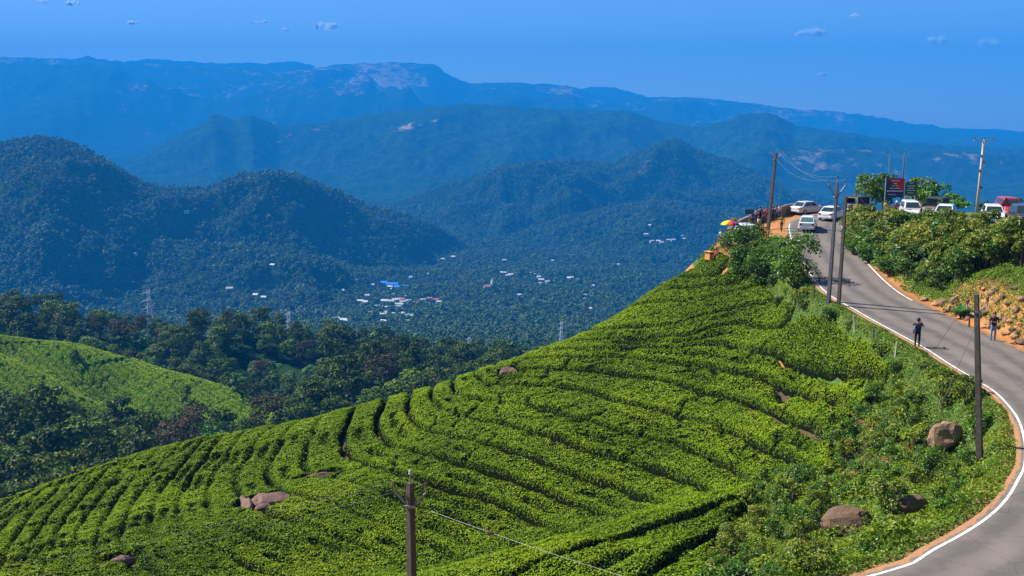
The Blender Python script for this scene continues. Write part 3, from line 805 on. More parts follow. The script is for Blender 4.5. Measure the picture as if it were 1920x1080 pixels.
def far_z(a, r_):
    x = r_ * np.sin(a); y = r_ * np.cos(a)
    floor = KF * np.interp(r_ / KF, [600, 900, 1100, 1500, 2000, 3000, 4000, 6000, 20000], [-160, -216, -245, -292, -322, -330, -320, -250, -150])
    z = floor + (fbm(x / 420, y / 420, 81, 4) - 0.5) * 95 * np.clip((r_ - 1200) / 600, 0, 1)
    lay = np.zeros(a.shape, int)
    for k, (nm, xa, xr, xz, fs, bs, rg) in enumerate(LC):
        rc = crest_interp(a, xa, xr); zc = crest_interp(a, xa, xz)
        d = rc - r_
        sc = rc * 0.055
        n = ridged(x / (sc * 3.2) + 3.1 * k, y / (sc * 3.2), 100 + 7 * k, 5)
        n2 = fbm(x / (sc * 0.8), y / (sc * 0.8), 140 + 7 * k, 4)
        dn = np.clip(d / (rc * 0.25), 0, 1)
        fall = fs * (np.abs(d) ** 1.04) / (rc * 0.2) ** 0.04
        zf = zc - fall * (1.0 - 0.42 * rg * (n - 0.5) - 0.45 * (n2 - 0.5)) + rg * rc * 0.018 * (n - 0.62) * sstep(0, 0.35, dn) * 4 * (1 - 0.5 * dn)
        zf = np.minimum(zf, r_ * (zc / rc) - 0.035 * np.maximum(d, 0))
        zf = zf - 0.6 * np.maximum(0, d - 0.30 * rc)
        zb = zc - bs * np.abs(d)
        zl = np.where(d >= 0, zf, zb)
        zl = zl + rc * 0.0016 * (fbm(x / (rc * 0.006), y / (rc * 0.006), 170 + k, 3) - 0.5) * 2
        m = zl > z
        lay = np.where(m, k + 1, lay)
        kk = rc * 0.022; h_ = np.clip(0.5 + 0.5 * (zl - z) / kk, 0, 1)
        z = z * (1 - h_) + zl * h_ + kk * h_ * (1 - h_) * np.clip(d / (0.12 * rc), 0, 1)
    return z, lay
faz = np.linspace(R(-36), R(36), 620); fr = np.concatenate([np.geomspace(1150, 4200, 290)[:-1], np.geomspace(4200, 13500, 350)])
FA, FR = np.meshgrid(faz, fr, indexing='ij')
FZ, FL = far_z(FA, FR)
FX, FY = FR * np.sin(FA), FR * np.cos(FA)
FZs = FZ - 8 * (FR < 1290)
sl = np.abs(np.gradient(FZ, axis=1)) / np.gradient(FR, axis=1)
bn = fbm(FX / 700, FY / 700, 201, 4); bn2 = fbm(FX / 2100, FY / 2100, 207, 3)
fb = np.where((FL == 0) | (FL >= 8), -0.5, np.where(FL <= 2, -0.35, np.where(FL == 3, 0.10, np.where(FL == 4, -0.30, np.where(FL == 6, 0.16, np.where(FL == 5, -0.1, 0.1))))))
fb = fb + (bn - 0.5) * 0.7 + (bn2 - 0.5) * 0.5
qx, qy = project(np.stack([FX, FY, FZ], -1))
def spot(cx, cy, rx, ry, ang=0.0):
    ca, sa = math.cos(ang), math.sin(ang)
    ux = (qx - cx) * ca + (qy - cy) * sa; uy = -(qx - cx) * sa + (qy - cy) * ca
    return np.exp(-((ux / rx) ** 2 + (uy / ry) ** 2))
for ly, cx, cy, rx, ry, an, st in [(4, 760, 240, 40, 9, -0.25, 1.0), (4, 830, 222, 45, 5, -0.3, 1.0), (4, 535, 258, 40, 3, -0.55, 1.1), (4, 590, 243, 20, 5, 0, 0.9), (4, 1000, 218, 18, 4, 0, 0.6), (4, 1160, 243, 25, 7, 0, 0.7),
                           (2, 1320, 352, 22, 8, 0.2, 0.9), (2, 1200, 318, 25, 14, 0, 0.6), (2, 1215, 300, 30, 8, -0.3, 0.35), (2, 1075, 306, 14, 4, 0, 0.6),
                           (3, 1430, 298, 50, 14, 0, 0.45), (3, 1560, 312, 60, 14, 0, 0.3), (3, 1750, 300, 50, 14, 0, 0.25),
                           (6, 735, 150, 90, 30, 0, 0.45), (6, 1380, 225, 110, 8, -0.1, 0.5), (6, 640, 170, 60, 14, 0, 0.3), (6, 300, 168, 120, 10, 0, 0.3), (6, 1060, 170, 30, 10, 0, 0.4),
                           (1, 420, 440, 20, 6, 0, 0.2)]:
    fb = fb + st * spot(cx, cy, rx, ry, an) * (FL == ly)
far = mesh_np('mountains', np.stack([FX, FY, FZs], -1).reshape(-1, 3), grid_faces(len(faz), len(fr))[:, ::-1], M['terrain'], smooth=True, attrs={'bare': ('POINT', fb.ravel())})
tag(far, kind='structure')

# ------------------------------------------------------------------ trees: shared crown and trunk meshes
def crown_pts(rng, n, h, wd, clumps, low=0.35, up=0.45, squash=0.8):
    """leaf positions, outward normals, tint for an uneven crown of clumps"""
    C = []; 
    for k in range(clumps):
        g = rng.random() * 2 * math.pi; t = rng.random() ** 0.8
        zz = low + (1 - low) * (0.12 + 0.78 * t)
        prof = math.sqrt(max(0.05, 1 - ((zz - (low + 1) / 2) / ((1 - low) / 2)) ** 2))
        q = wd / 2 * prof * rng.uniform(0.35, 0.85)
        C.append((q * math.cos(g), q * math.sin(g), zz * h, wd * rng.uniform(0.15, 0.27), rng.normal(0, 0.12)))
    C = np.array(C)
    k = rng.integers(0, len(C), n); c = C[k]
    d = rng.normal(size=(n, 3)); d[:, 2] = np.abs(d[:, 2]) * 1.1 - 0.35 * (rng.random(n) < 0.4); d /= np.linalg.norm(d, axis=1)[:, None]
    rad = c[:, 3] * (0.7 + 0.38 * rng.random(n))
    P = c[:, :3] + d * rad[:, None] * np.array([1, 1, squash])
    Nn = d + np.array([0, 0, up]) + rng.normal(0, 0.45, (n, 3))
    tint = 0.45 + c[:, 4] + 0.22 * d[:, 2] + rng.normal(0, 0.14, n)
    return P, Nn, tint, C
def tree_meshes(seed, h, wd, n, clumps, lsize, low, mat, wid=0.75, squash=0.8):
    rng = np.random.default_rng(seed)
    P, Nn, tint, C = crown_pts(rng, n, h, wd, clumps, low, 0.45, squash)
    V, F = leaf_arrays(P, Nn, lsize * rng.uniform(0.6, 1.4, n), wid, 0.15, rng)
    cm = mesh_np('crown', V, F, mat, None, False, {'tint': ('FACE', np.clip(tint, 0, 1))}, False)
    b = MB(); tr = h * 0.02
    lean = rng.normal(0, 0.03, 2) * h
    top = Vector((lean[0], lean[1], h * (low + 0.25)))
    b.tube([(0, 0, -h * 0.04), (lean[0] * 0.2, lean[1] * 0.2, h * 0.12), (lean[0] * 0.6, lean[1] * 0.6, h * low), top], [tr * 1.5, tr * 1.1, tr * 0.85, tr * 0.45], 7)
    for c in C[rng.permutation(len(C))[:7]]:
        s_ = Vector((lean[0] * 0.6, lean[1] * 0.6, h * (low * rng.uniform(0.7, 1.1))))
        e = Vector(c[:3]); mid_ = s_.lerp(e, 0.5) + Vector((0, 0, -0.02 * h))
        b.tube([s_, mid_, e], [tr * 0.5, tr * 0.33, tr * 0.12], 5)
    tm = b.build('trunk', M['bark'], link=False, smooth=True)
    return cm, tm
TREES = {}
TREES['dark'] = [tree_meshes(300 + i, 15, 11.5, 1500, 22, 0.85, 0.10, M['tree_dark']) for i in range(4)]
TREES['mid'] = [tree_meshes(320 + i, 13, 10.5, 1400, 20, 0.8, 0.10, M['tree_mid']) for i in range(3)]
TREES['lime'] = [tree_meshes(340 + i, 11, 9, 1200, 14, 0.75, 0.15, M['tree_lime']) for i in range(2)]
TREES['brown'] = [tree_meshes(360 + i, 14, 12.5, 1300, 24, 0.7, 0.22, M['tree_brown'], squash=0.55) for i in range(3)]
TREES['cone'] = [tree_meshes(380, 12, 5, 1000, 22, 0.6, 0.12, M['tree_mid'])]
def put_tree(kind, x, y, z, s_=1.0, label=None, group=None, name='forest_tree', i=None):
    ms = TREES[kind]; cm, tm = ms[(random.randrange(len(ms))) if i is None else i]
    e = empty(name, (x, y, z), random.random() * 6.28)
    e.scale = (s_ * random.uniform(0.9, 1.1), s_ * random.uniform(0.9, 1.1), s_ * random.uniform(0.88, 1.12))
    o1 = bpy.data.objects.new('crown', cm); o2 = bpy.data.objects.new('trunk', tm)
    for o in (o1, o2): COL.objects.link(o); o.parent = e
    tag(e, label, 'tree', group)
    return e
tea_px = [(-400, 620), (0, 632), (150, 650), (250, 678), (350, 708), (450, 738), (530, 772), (500, 806), (350, 806), (100, 792), (-400, 770)]
TLAB = {'dark': 'dark green broadleaf tree in the forest behind the far tea hill', 'mid': 'mid green rounded tree in the forest behind the far tea hill',
        'lime': 'bright lime green tree in the forest behind the far tea hill', 'brown': 'brownish bare-topped spreading tree in the forest behind the far tea hill'}
RLAB = {'dark': 'dark shaded tree in the ravine below the far tea hill', 'mid': 'green tree in the ravine below the far tea hill', 'brown': 'brown-tinged tree in the ravine below the far tea hill', 'lime': 'yellow-green tree in the ravine below the far tea hill'}
def crown_top_visible(x, y, z, h):
    px, py = project(np.array([x, y, z + h]))
    sil = np.interp(px, [s_[0] for s_ in SIL] + [1400], [s_[1] for s_ in SIL] + [440])
    return py < sil + 4 and -60 < px < 1400
nf = 0
# forest behind / beside the tea hill: jittered spacing
sp = 11.5
FT = []
for gy in np.arange(285, 640, sp):
    for gx in np.arange(-330, 240, sp):
        x = gx + random.uniform(-5, 5); y = gy + random.uniform(-5, 5)
        z = float(mid_z(np.array([x]), np.array([y]))[0])
        px, py = project(np.array([x, y, z]))
        if px < -120 or px > 1300: continue
        if in_poly(np.array([px]), np.array([py]), tea_px)[0] and y < 369: continue
        if y < 338 and px < 560 and not (y < 292 and py > 800): continue
        if y > 470 and px < 640 and random.random() < 0.5: continue
        if y > 470 and random.random() < 0.35: continue
        g = vnoise(np.array([x / 35.0]), np.array([y / 35.0]), 401)[0] + random.uniform(-0.22, 0.22)
        kind = 'dark' if g < 0.50 else ('mid' if g < 0.74 else ('brown' if g < 0.86 else 'lime'))
        s_ = random.uniform(0.62, 1.15)
        if not crown_top_visible(x, y, z, 14 * s_): continue
        # keep only those not wholly behind the nearer crowns
        FT.append((y + random.uniform(-30, 30), kind, x, y, z, s_))
FT.sort()
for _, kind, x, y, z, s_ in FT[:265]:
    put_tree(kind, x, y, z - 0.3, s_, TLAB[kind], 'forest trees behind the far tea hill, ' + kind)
REST = FT[265:]
print('forest', len(FT))
for px, D, top, kind, s_ in [(-20, 262, 735, 'dark', 1.3), (35, 250, 745, 'dark', 1.25), (95, 240, 735, 'dark', 1.2), (60, 225, 800, 'dark', 1.2), (130, 262, 770, 'dark', 1.1), (160, 235, 790, 'mid', 1.2), (200, 255, 790, 'dark', 1.1), (235, 240, 790, 'dark', 1.15),
                         (280, 255, 790, 'dark', 1.1), (20, 205, 850, 'dark', 1.2), (110, 205, 850, 'dark', 1.1), (180, 210, 840, 'dark', 1.1), (250, 225, 820, 'dark', 1.0), (300, 228, 810, 'brown', 1.0), (330, 240, 800, 'brown', 1.05), (365, 262, 765, 'brown', 1.1),
                         (400, 260, 785, 'mid', 0.85), (440, 262, 790, 'dark', 0.85), (470, 268, 788, 'dark', 0.75), (500, 275, 750, 'brown', 1.0), (350, 270, 790, 'lime', 0.8), (395, 245, 800, 'lime', 0.7), (-50, 220, 800, 'dark', 1.2), (540, 285, 762, 'mid', 0.8),
                         (580, 290, 758, 'dark', 0.95), (620, 285, 752, 'mid', 0.9), (660, 290, 742, 'dark', 0.95), (-10, 185, 900, 'dark', 1.1), (70, 185, 890, 'dark', 1.1), (140, 190, 880, 'dark', 1.0), (210, 200, 862, 'dark', 1.0)]:
    p = at(px, top, D); H = {'dark': 15, 'mid': 13, 'lime': 11, 'brown': 14}[kind] * s_
    put_tree(kind, p[0], p[1], p[2] - H, s_, RLAB[kind], 'ravine trees, ' + kind)
for px, py, D, k, s_, lab in [(140, 688, 333, 'mid', 0.36, 'small lone tree beside the path near the top of the far tea hill'), (350, 768, 312, 'cone', 0.72, 'dark cone-shaped tree standing alone low on the far tea hill'),
                              (447, 748, 322, 'lime', 0.7, 'light green tree at the end of the far tea hill crest'), (430, 738, 326, 'cone', 0.8, 'slim tree rising from the far tea hill crest')]:
    p = at(px, py, D); z = float(mid_z(np.array([p[0]]), np.array([p[1]]))[0])
    put_tree(k, p[0], p[1], z, s_, lab, None, 'tree')

# ------------------------------------------------------------------ the far tea hill: fine rows, one mass
gx_ = np.arange(-215, -55, 0.42); gy_ = np.arange(288, 373, 0.42)
HX, HY = np.meshgrid(gx_, gy_, indexing='ij')
HZ = mid_z(HX, HY)
hx_, hy_ = project(np.stack([HX, HY, HZ], -1))
hm = in_poly(hx_, hy_, tea_px) & (HY < 371)
rowf = (HX * 0.62 + HY * 0.78) / 2.1 + 1.6 * (fbm(HX / 25, HY / 25, 501, 3) - 0.5)
fr_ = np.abs(rowf - np.round(rowf)) * 2
cut = np.abs(vnoise(HX * 0.35, HY * 0.35, 505) - 0.5) * 2
hh = 1.35 * sstep(0.10, 0.42, fr_) * (1 - 0.7 * sstep(0.12, 0.02, cut)) * (0.85 + 0.3 * fbm(HX, HY, 507, 2))
pth = lambda pts: poly_dist(hx_, hy_, pts)[0]
hh *= np.where((pth([(110, 655), (118, 668), (120, 682)]) < 2) | (pth([(0, 650), (70, 648), (78, 648)]) < 1.6) | (pth([(160, 695), (200, 682), (245, 677)]) < 1.8) | (pth([(452, 742), (460, 765), (463, 775)]) < 1.6), 0.0, 1.0)
hm2 = hm[:-1, :-1] & hm[1:, 1:]
ci, cj = np.nonzero(hm2); nvh = len(gy_)
a = ci * nvh + cj; F = np.stack([a, a + nvh, a + nvh + 1, a + 1], -1)
u, inv = np.unique(F, return_inverse=True)
VV = np.stack([HX, HY, HZ + hh], -1).reshape(-1, 3)[u]
far_tea = mesh_np('tea_field', VV, inv.reshape(F.shape), M['tea_far'], smooth=True)
tag(far_tea, 'bright green tea field in fine rows on the rounded hill at left', 'tea field', kind='stuff')
n = 135000
k = RNG.integers(0, len(ci), n); fx = RNG.random(n); fy = RNG.random(n); i0, j0 = ci[k], cj[k]
bl2 = lambda Q: Q[i0, j0] * (1 - fx) * (1 - fy) + Q[i0 + 1, j0] * fx * (1 - fy) + Q[i0, j0 + 1] * (1 - fx) * fy + Q[i0 + 1, j0 + 1] * fx * fy
hz = HZ + hh; g1, g2 = np.gradient(hz, 0.42)
hv = bl2(hh)
kp = hv > 0.45
P = np.stack([gx_[i0] + fx * 0.42, gy_[j0] + fy * 0.42, bl2(hz) + 0.05], -1)[kp]
Nn = np.stack([-bl2(g1), -bl2(g2), np.ones(n)], -1)[kp]; Nn /= np.linalg.norm(Nn, axis=1)[:, None]; Nn += RNG.normal(0, 0.3, Nn.shape)
ft = leaf_mesh('foliage', P, Nn, RNG.uniform(0.5, 0.9, len(P)), 0.58 + 0.3 * hv[kp] + RNG.normal(0, 0.12, len(P)), M['tea'], far_tea)
ft['kind'] = 'stuff'

# ------------------------------------------------------------------ valley and hill forests: uncountable, instanced crowns
def small_tree(seed, h, wd, n, mat):
    rng = np.random.default_rng(seed)
    P, Nn, tint, C = crown_pts(rng, n, h, wd, 9, 0.15, 0.45, 0.85)
    V, F = leaf_arrays(P, Nn, wd * 0.16 * rng.uniform(0.7, 1.4, n), 0.85, 0.1, rng)
    return V, F, np.clip(tint, 0, 1)
def forest(name, label, pts, scl, seed, src=None):
    """vertices carry the trees; each instance is a crown of about 150 leaf clumps"""
    me = bpy.data.meshes.new(name)
    me.vertices.add(len(pts)); me.vertices.foreach_set('co', np.asarray(pts, np.float32).ravel())
    at_ = me.attributes.new('size', 'FLOAT', 'POINT'); at_.data.foreach_set('value', np.asarray(scl, np.float32))
    o = bpy.data.objects.new(name, me); COL.objects.link(o)
    ng = bpy.data.node_groups.new(name + '_scatter', 'GeometryNodeTree')
    ng.interface.new_socket('Geometry', in_out='INPUT', socket_type='NodeSocketGeometry')
    ng.interface.new_socket('Geometry', in_out='OUTPUT', socket_type='NodeSocketGeometry')
    gi = ng.nodes.new('NodeGroupInput'); go = ng.nodes.new('NodeGroupOutput')
    ip = ng.nodes.new('GeometryNodeInstanceOnPoints'); ip.inputs['Pick Instance'].default_value = True
    g2i = ng.nodes.new('GeometryNodeGeometryToInstance')
    for so_ in (src or FSRC):
        oi = ng.nodes.new('GeometryNodeObjectInfo'); oi.inputs['Object'].default_value = so_; oi.inputs['As Instance'].default_value = False
        ng.links.new(oi.outputs['Geometry'], g2i.inputs[0])
    na = ng.nodes.new('GeometryNodeInputNamedAttribute'); na.data_type = 'FLOAT'; na.inputs[0].default_value = 'size'
    rv = ng.nodes.new('FunctionNodeRandomValue'); rv.data_type = 'FLOAT_VECTOR'
    rv.inputs[0].default_value = (0, 0, 0); rv.inputs[1].default_value = (0, 0, 6.283); rv.inputs['Seed'].default_value = seed
    ng.links.new(gi.outputs[0], ip.inputs['Points']); ng.links.new(g2i.outputs[0], ip.inputs['Instance'])
    ng.links.new(rv.outputs[0], ip.inputs['Rotation'])
    sv = ng.nodes.new('ShaderNodeCombineXYZ')
    for q in range(3): ng.links.new(na.outputs[0], sv.inputs[q])
    ng.links.new(sv.outputs[0], ip.inputs['Scale'])
    ng.links.new(ip.outputs[0], go.inputs[0])
    md = o.modifiers.new('scatter', 'NODES'); md.node_group = ng
    tag(o, label, 'forest', kind='stuff')
    return o
# the source crowns are themselves trees that stand in the near valley
FSRC = []
for i in range(5):
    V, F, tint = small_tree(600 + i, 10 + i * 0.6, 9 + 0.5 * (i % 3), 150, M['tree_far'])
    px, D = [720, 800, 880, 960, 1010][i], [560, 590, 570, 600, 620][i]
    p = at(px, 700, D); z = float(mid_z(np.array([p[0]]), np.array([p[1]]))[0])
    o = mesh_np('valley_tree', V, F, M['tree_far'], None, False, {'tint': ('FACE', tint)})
    o.location = (p[0], p[1], z)
    tag(o, 'small rounded tree at the forest edge above the valley floor', 'tree', 'trees at the forest edge above the valley')
    FSRC.append(o)
# horizon test on the polar grid so that only trees that show are grown
runmax = np.maximum.accumulate(FZ / FR, axis=1)
HOUSES = []   # (x, y, z, r)
def far_grid(a, r_):
    """height and layer read off the built terrain sheet"""
    fa = np.clip((a - faz[0]) / (faz[1] - faz[0]), 0, len(faz) - 1.001); i = fa.astype(int); fa = fa - i
    j = np.clip(np.searchsorted(fr, r_) - 1, 0, len(fr) - 2); fb_ = np.clip((r_ - fr[j]) / (fr[j + 1] - fr[j]), 0, 1)
    z = FZ[i, j] * (1 - fa) * (1 - fb_) + FZ[i + 1, j] * fa * (1 - fb_) + FZ[i, j + 1] * (1 - fa) * fb_ + FZ[i + 1, j + 1] * fa * fb_
    return z, FL[i, j]
def far_at(px, py, r0=1200, r1=4200):
    rs_ = np.linspace(r0, r1, 600)
    a, b, c = ray(px, py)
    azq = math.atan2(a, b); hx = math.hypot(a, b)
    z, l = far_grid(np.full(rs_.shape, azq), rs_)
    zr = c / hx * rs_
    m = np.nonzero(zr <= z)[0]
    i = m[0] if len(m) else len(rs_) - 1
    return Vector((rs_[i] * math.sin(azq), rs_[i] * math.cos(azq), z[i]))
_r = random.Random(5)
XH = [(_r.gauss(738, 42), _r.gauss(575, 15)) for _ in range(34)] + [(_r.gauss(1040, 55), _r.gauss(520, 20)) for _ in range(14)] + [(_r.gauss(1250, 25), _r.gauss(452, 8)) for _ in range(5)]
HPOS = [(p, far_at(*p)) for p in [(735, 538), (752, 543), (720, 535), (640, 605), (628, 602), (655, 606), (648, 612), (682, 590), (700, 591), (748, 586), (760, 592), (745, 595), (765, 598), (742, 560), (750, 565), (735, 556), (780, 572), (790, 568), (805, 563), (815, 566), (915, 545),
        (830, 488), (850, 484), (800, 517), (958, 518), (952, 520), (905, 508), (940, 515), (1000, 518), (1010, 523), (1015, 530), (1036, 492), (1072, 525), (1085, 529), (1100, 534), (1222, 455), (1262, 453), (1278, 445), (1240, 460), (645, 549), (430, 545), (480, 560), (495, 562), (512, 503), (770, 523), (1095, 558), (1103, 583), (350, 403), (253, 483)] + [(random.Random(5).uniform(0, 1), 0)][:0] + XH]
P_ = np.array([tuple(v) for _, v in HPOS])
cand_a = []; rng = np.random.default_rng(77)
nn = 330000
aq = rng.uniform(R(-30), R(30), nn); rq = np.sqrt(rng.uniform(1210 ** 2, 4200 ** 2, nn))
zq, lq = far_grid(aq, rq)
ia = np.clip(((aq - faz[0]) / (faz[1] - faz[0])).astype(int), 0, len(faz) - 1); ir = np.clip(np.searchsorted(fr, rq) - 1, 0, len(fr) - 1)
visb = (zq + 13) / rq >= runmax[ia, ir] - 0.0005
X, Yq = rq * np.sin(aq), rq * np.cos(aq)
px, py = project(np.stack([X, Yq, zq + 10], -1))
sil = np.interp(px, [s_[0] for s_ in SIL] + [1400, 1500, 1600], [s_[1] for s_ in SIL] + [440, 400, 395])
ok = visb & (py < sil + 6) & (px > -40) & (px < 1960) & ((lq <= 2) | (lq >= 8))
ok &= ~((fbm(X / 160, Yq / 160, 611, 3) > 0.80) & (lq == 2))            # grassy openings on the middle hill
for h in P_:
    hd = math.hypot(h[0], h[1]); ux, uy = h[0] / hd, h[1] / hd
    al = (X - h[0]) * ux + (Yq - h[1]) * uy; ac = np.abs(-(X - h[0]) * uy + (Yq - h[1]) * ux)
    ok &= ~((al > -34) & (al < 9) & (ac < 10))
print('far trees', ok.sum())
sc_ = 0.82 * (0.42 + 0.85 * fbm(X / 90, Yq / 90, 631, 3) + 0.55 * rng.random(nn) ** 2) * np.where(rng.random(nn) < 0.05, 1.5, 1.0)
ok &= ~((fbm(X / 60, Yq / 60, 641, 3) > 0.63) & (rng.random(nn) < 0.8))
near_v = ok & (lq == 0); lh = ok & (lq == 1); mh = ok & ((lq == 2) | (lq >= 8))
for nm, lab, m_, sd_ in [('valley_forest', 'dense mixed forest covering the valley floor', near_v, 1), ('hill_forest', 'dense forest covering the left hill and its rounded shoulder', lh, 2), ('hill_forest', 'dense forest covering the middle hills right of centre', mh, 3)]:
    forest(nm, lab, np.stack([X, Yq, zq - 0.8], -1)[m_], sc_[m_], sd_)
# same trees on the ground between the forest edge and the valley
nn = 16000
xx = rng.uniform(-400, 680, nn); yy = rng.uniform(470, 1270, nn)
zz = mid_z(xx, yy)
px, py = project(np.stack([xx, yy, zz + 9], -1))
sil = np.interp(px, [s_[0] for s_ in SIL] + [1400, 1500, 1600], [s_[1] for s_ in SIL] + [440, 400, 395])
ok = (py < sil + 6) & (px > 500) & (px < 1900) & ~((px < 1000) & (yy < 560) & (rng.random(nn) < 0.8))
forest('slope_forest', 'forest on the slope dropping into the valley behind the tea hill', np.stack([xx, yy, zz - 0.5], -1)[ok], rng.uniform(0.6, 1.15, ok.sum()), 4)

crs = {k: [] for k in ('dark', 'mid', 'brown', 'lime')}
for o in bpy.data.objects:
    if o.name.startswith('crown'):
        for k in crs:
            if o.data in [c for c, _ in TREES[k]] and o.data not in [q.data for q in crs[k]]: crs[k].append(o)
forest('forest', 'forest of dark and brown trees running on behind the far tea hill', [(x, y, z - 0.3) for _, k, x, y, z, s_ in REST], [s_ for _, k, x, y, z, s_ in REST], 9, crs['dark'][:3] + crs['mid'][:2] + crs['brown'][:1])

# ------------------------------------------------------------------ haze and clouds
hb = MB(); hb.box((0, 6700, 215), (24000, 13800, 1380))
m = bpy.data.materials.new('blue_haze'); m.use_nodes = True
t = m.node_tree; t.nodes.clear()
pv = t.nodes.new('ShaderNodeVolumePrincipled'); ot = t.nodes.new('ShaderNodeOutputMaterial')
pv.inputs['Color'].default_value = (*HAZE_COLOR, 1); pv.inputs['Density'].default_value = HAZE_DENSITY; pv.inputs['Anisotropy'].default_value = 0.0
t.links.new(pv.outputs[0], ot.inputs['Volume'])
hz_o = hb.build('haze', m); tag(hz_o, kind='stuff')
# ------------------------------------------------------------------ rocks
def rock_mesh(name, seed, dims, mat, sub=3, flat=0.0):
    rng = np.random.default_rng(seed)
    bm = bmesh.new(); bmesh.ops.create_icosphere(bm, subdivisions=sub, radius=1.0)
    V = np.array([v.co for v in bm.verts])
    for k in range(7):                                   # planar facets
        d = rng.normal(size=3); d /= np.linalg.norm(d); c = rng.uniform(0.55, 0.85)
        e = np.maximum(V @ d - c, 0); V -= e[:, None] * d * 0.9
    nz = (fbm(V[:, 0] * 1.7 + V[:, 2], V[:, 1] * 1.7 - V[:, 2] * 0.7, seed, 4) - 0.5) * 0.7
    V *= (1 + nz)[:, None]
    V *= np.array(dims) / 2
    for v, c in zip(bm.verts, V): v.co = c
    me = bpy.data.meshes.new(name); bm.to_mesh(me); bm.free(); me.materials.append(mat)
    return me
def put_rock(name, px, py, dims, mat, seed, label, group=None, rz=0.0, sink=0.35, tilt=0.0, d0=20, d1=150, parent=None):
    p = ground_hit(px, py, d0, d1)
    o = obj_from(name, rock_mesh(name, seed, dims, mat), parent, (p.x, p.y, p.z + dims[2] * (0.5 - sink)), rz)
    o.rotation_euler = (tilt, 0, rz)
    if parent is None: tag(o, label, 'rock', group)
    return o
e = empty('rock_outcrop', ROCKS[0]); tag(e, 'largest pinkish rock outcrop breaking through the tea at lower left', 'rock')
for i, (dx_, dy_, dims, sd_) in enumerate([(0.45, 1.1, (2.9, 2.2, 1.5), 3), (-1.15, 0.2, (1.0, 3.4, 1.3), 4), (0.35, -1.2, (1.3, 1.1, 1.1), 5)]):
    z = gz(ROCKS[0].x + dx_, ROCKS[0].y + dy_)
    o = obj_from('slab', rock_mesh('slab', sd_, dims, M['rock_pink']), e, (dx_, dy_, z - ROCKS[0].z + 0.12), 0.3 * i)
o = obj_from('rock', rock_mesh('rock', 8, (3.0, 1.5, 1.3), M['rock_pink']), None, ROCKS[1] + Vector((0, 0, 0.1)), 0.5); tag(o, 'long low pinkish rock above the outcrop among tea bushes', 'rock')
o = obj_from('rock', rock_mesh('rock', 9, (1.9, 1.5, 1.3), M['rock_pink']), None, ROCKS[2] + Vector((0, 0, 0.2)), 0.5); tag(o, 'small pinkish rock near the skyline of the tea slope', 'rock')
o = obj_from('rock', rock_mesh('rock', 10, (1.2, 0.7, 0.9), M['rock_pink']), None, ROCKS[3] + Vector((0, 0, 0.3)), 0.2); tag(o, 'narrow brown rock at the bottom left edge of the tea', 'rock')
put_rock('boulder', 1766, 845, (1.9, 1.5, 1.8), M['rock_tan'], 21, 'tan boulder below the roadside pole, lit on its left', rz=0.5, sink=0.2, tilt=0.2)
put_rock('boulder', 1588, 993, (2.1, 1.7, 1.35), M['rock_brown'], 22, 'large brown boulder in the weeds left of the bend', rz=0.2, sink=0.32)
put_rock('boulder', 1712, 958, (1.3, 1.0, 0.9), M['rock_brown'], 23, 'dark flat-topped boulder half buried near the bend', rz=0.3, sink=0.35)
put_rock('stone', 1667, 874, (0.45, 0.4, 0.4), M['rock_tan'], 24, 'small grey stone in the grass between the two boulders')
put_rock('stone', 1690, 888, (0.5, 0.4, 0.3), M['rock_tan'], 25, 'small pale stone in the grass beside the dark bush')
put_rock('stone', 1403, 1055, (0.6, 0.5, 0.45), M['rock_tan'], 26, 'small brown stone at the bottom in the weeds')
# rubble below the bank, right of the road
RUB = [rock_mesh('stone', 40 + i, (1, 0.8, 0.75), [M['rock_tan'], M['rock_brown'], M['rock_tan'], M['rock_orange']][i % 4], 2) for i in range(8)]
rubx = [(1702, 572, .45), (1716, 578, .6), (1732, 564, .9), (1738, 575, .8), (1746, 588, .6), (1757, 592, .55), (1768, 570, 1.15), (1782, 580, .8), (1790, 568, 1.0), (1775, 592, .7), (1762, 602, .55), (1745, 600, .5), (1787, 600, .6), (1800, 590, .55),
        (1812, 602, .5), (1808, 617, .65), (1835, 598, .8), (1848, 590, .7), (1877, 600, .95), (1845, 618, .6), (1852, 612, .7), (1872, 618, .55), (1884, 604, .7), (1893, 608, .8), (1902, 600, .6), (1898, 622, .7), (1908, 628, .75), (1882, 640, .8), (1873, 632, .6), (1913, 645, .9),
        (1906, 655, .7), (1890, 628, .6), (1868, 570, .8), (1880, 560, .7), (1858, 552, .8), (1845, 545, .7), (1866, 545, .9), (1890, 575, .6), (1905, 585, .8), (1912, 610, .7), (1822, 610, .4), (1833, 622, .45), (1724, 585, .5), (1710, 582, .4), (1915, 565, .8), (1900, 545, .7)]
for i, (px, py, s_) in enumerate(rubx):
    p = ground_hit(px, py, 45, 110)
    for _ in range(30):
        if poly_dist(np.array([p.x]), np.array([p.y]), CL)[0][0] > 3.35: break
        p.x += 0.3
    p.z = gz(p.x, p.y)
    o = obj_from('stone', RUB[i % 8], None, (p.x, p.y, p.z + 0.12 * s_), random.random() * 6)
    s_ *= 0.72; o.scale = (s_ * random.uniform(0.8, 1.2), s_ * random.uniform(0.8, 1.2), s_ * random.uniform(0.7, 1.1))
    tag(o, 'tan or orange stone tumbled at the foot of the bank beside the standing man', 'stone', 'rubble stones at the foot of the bank')

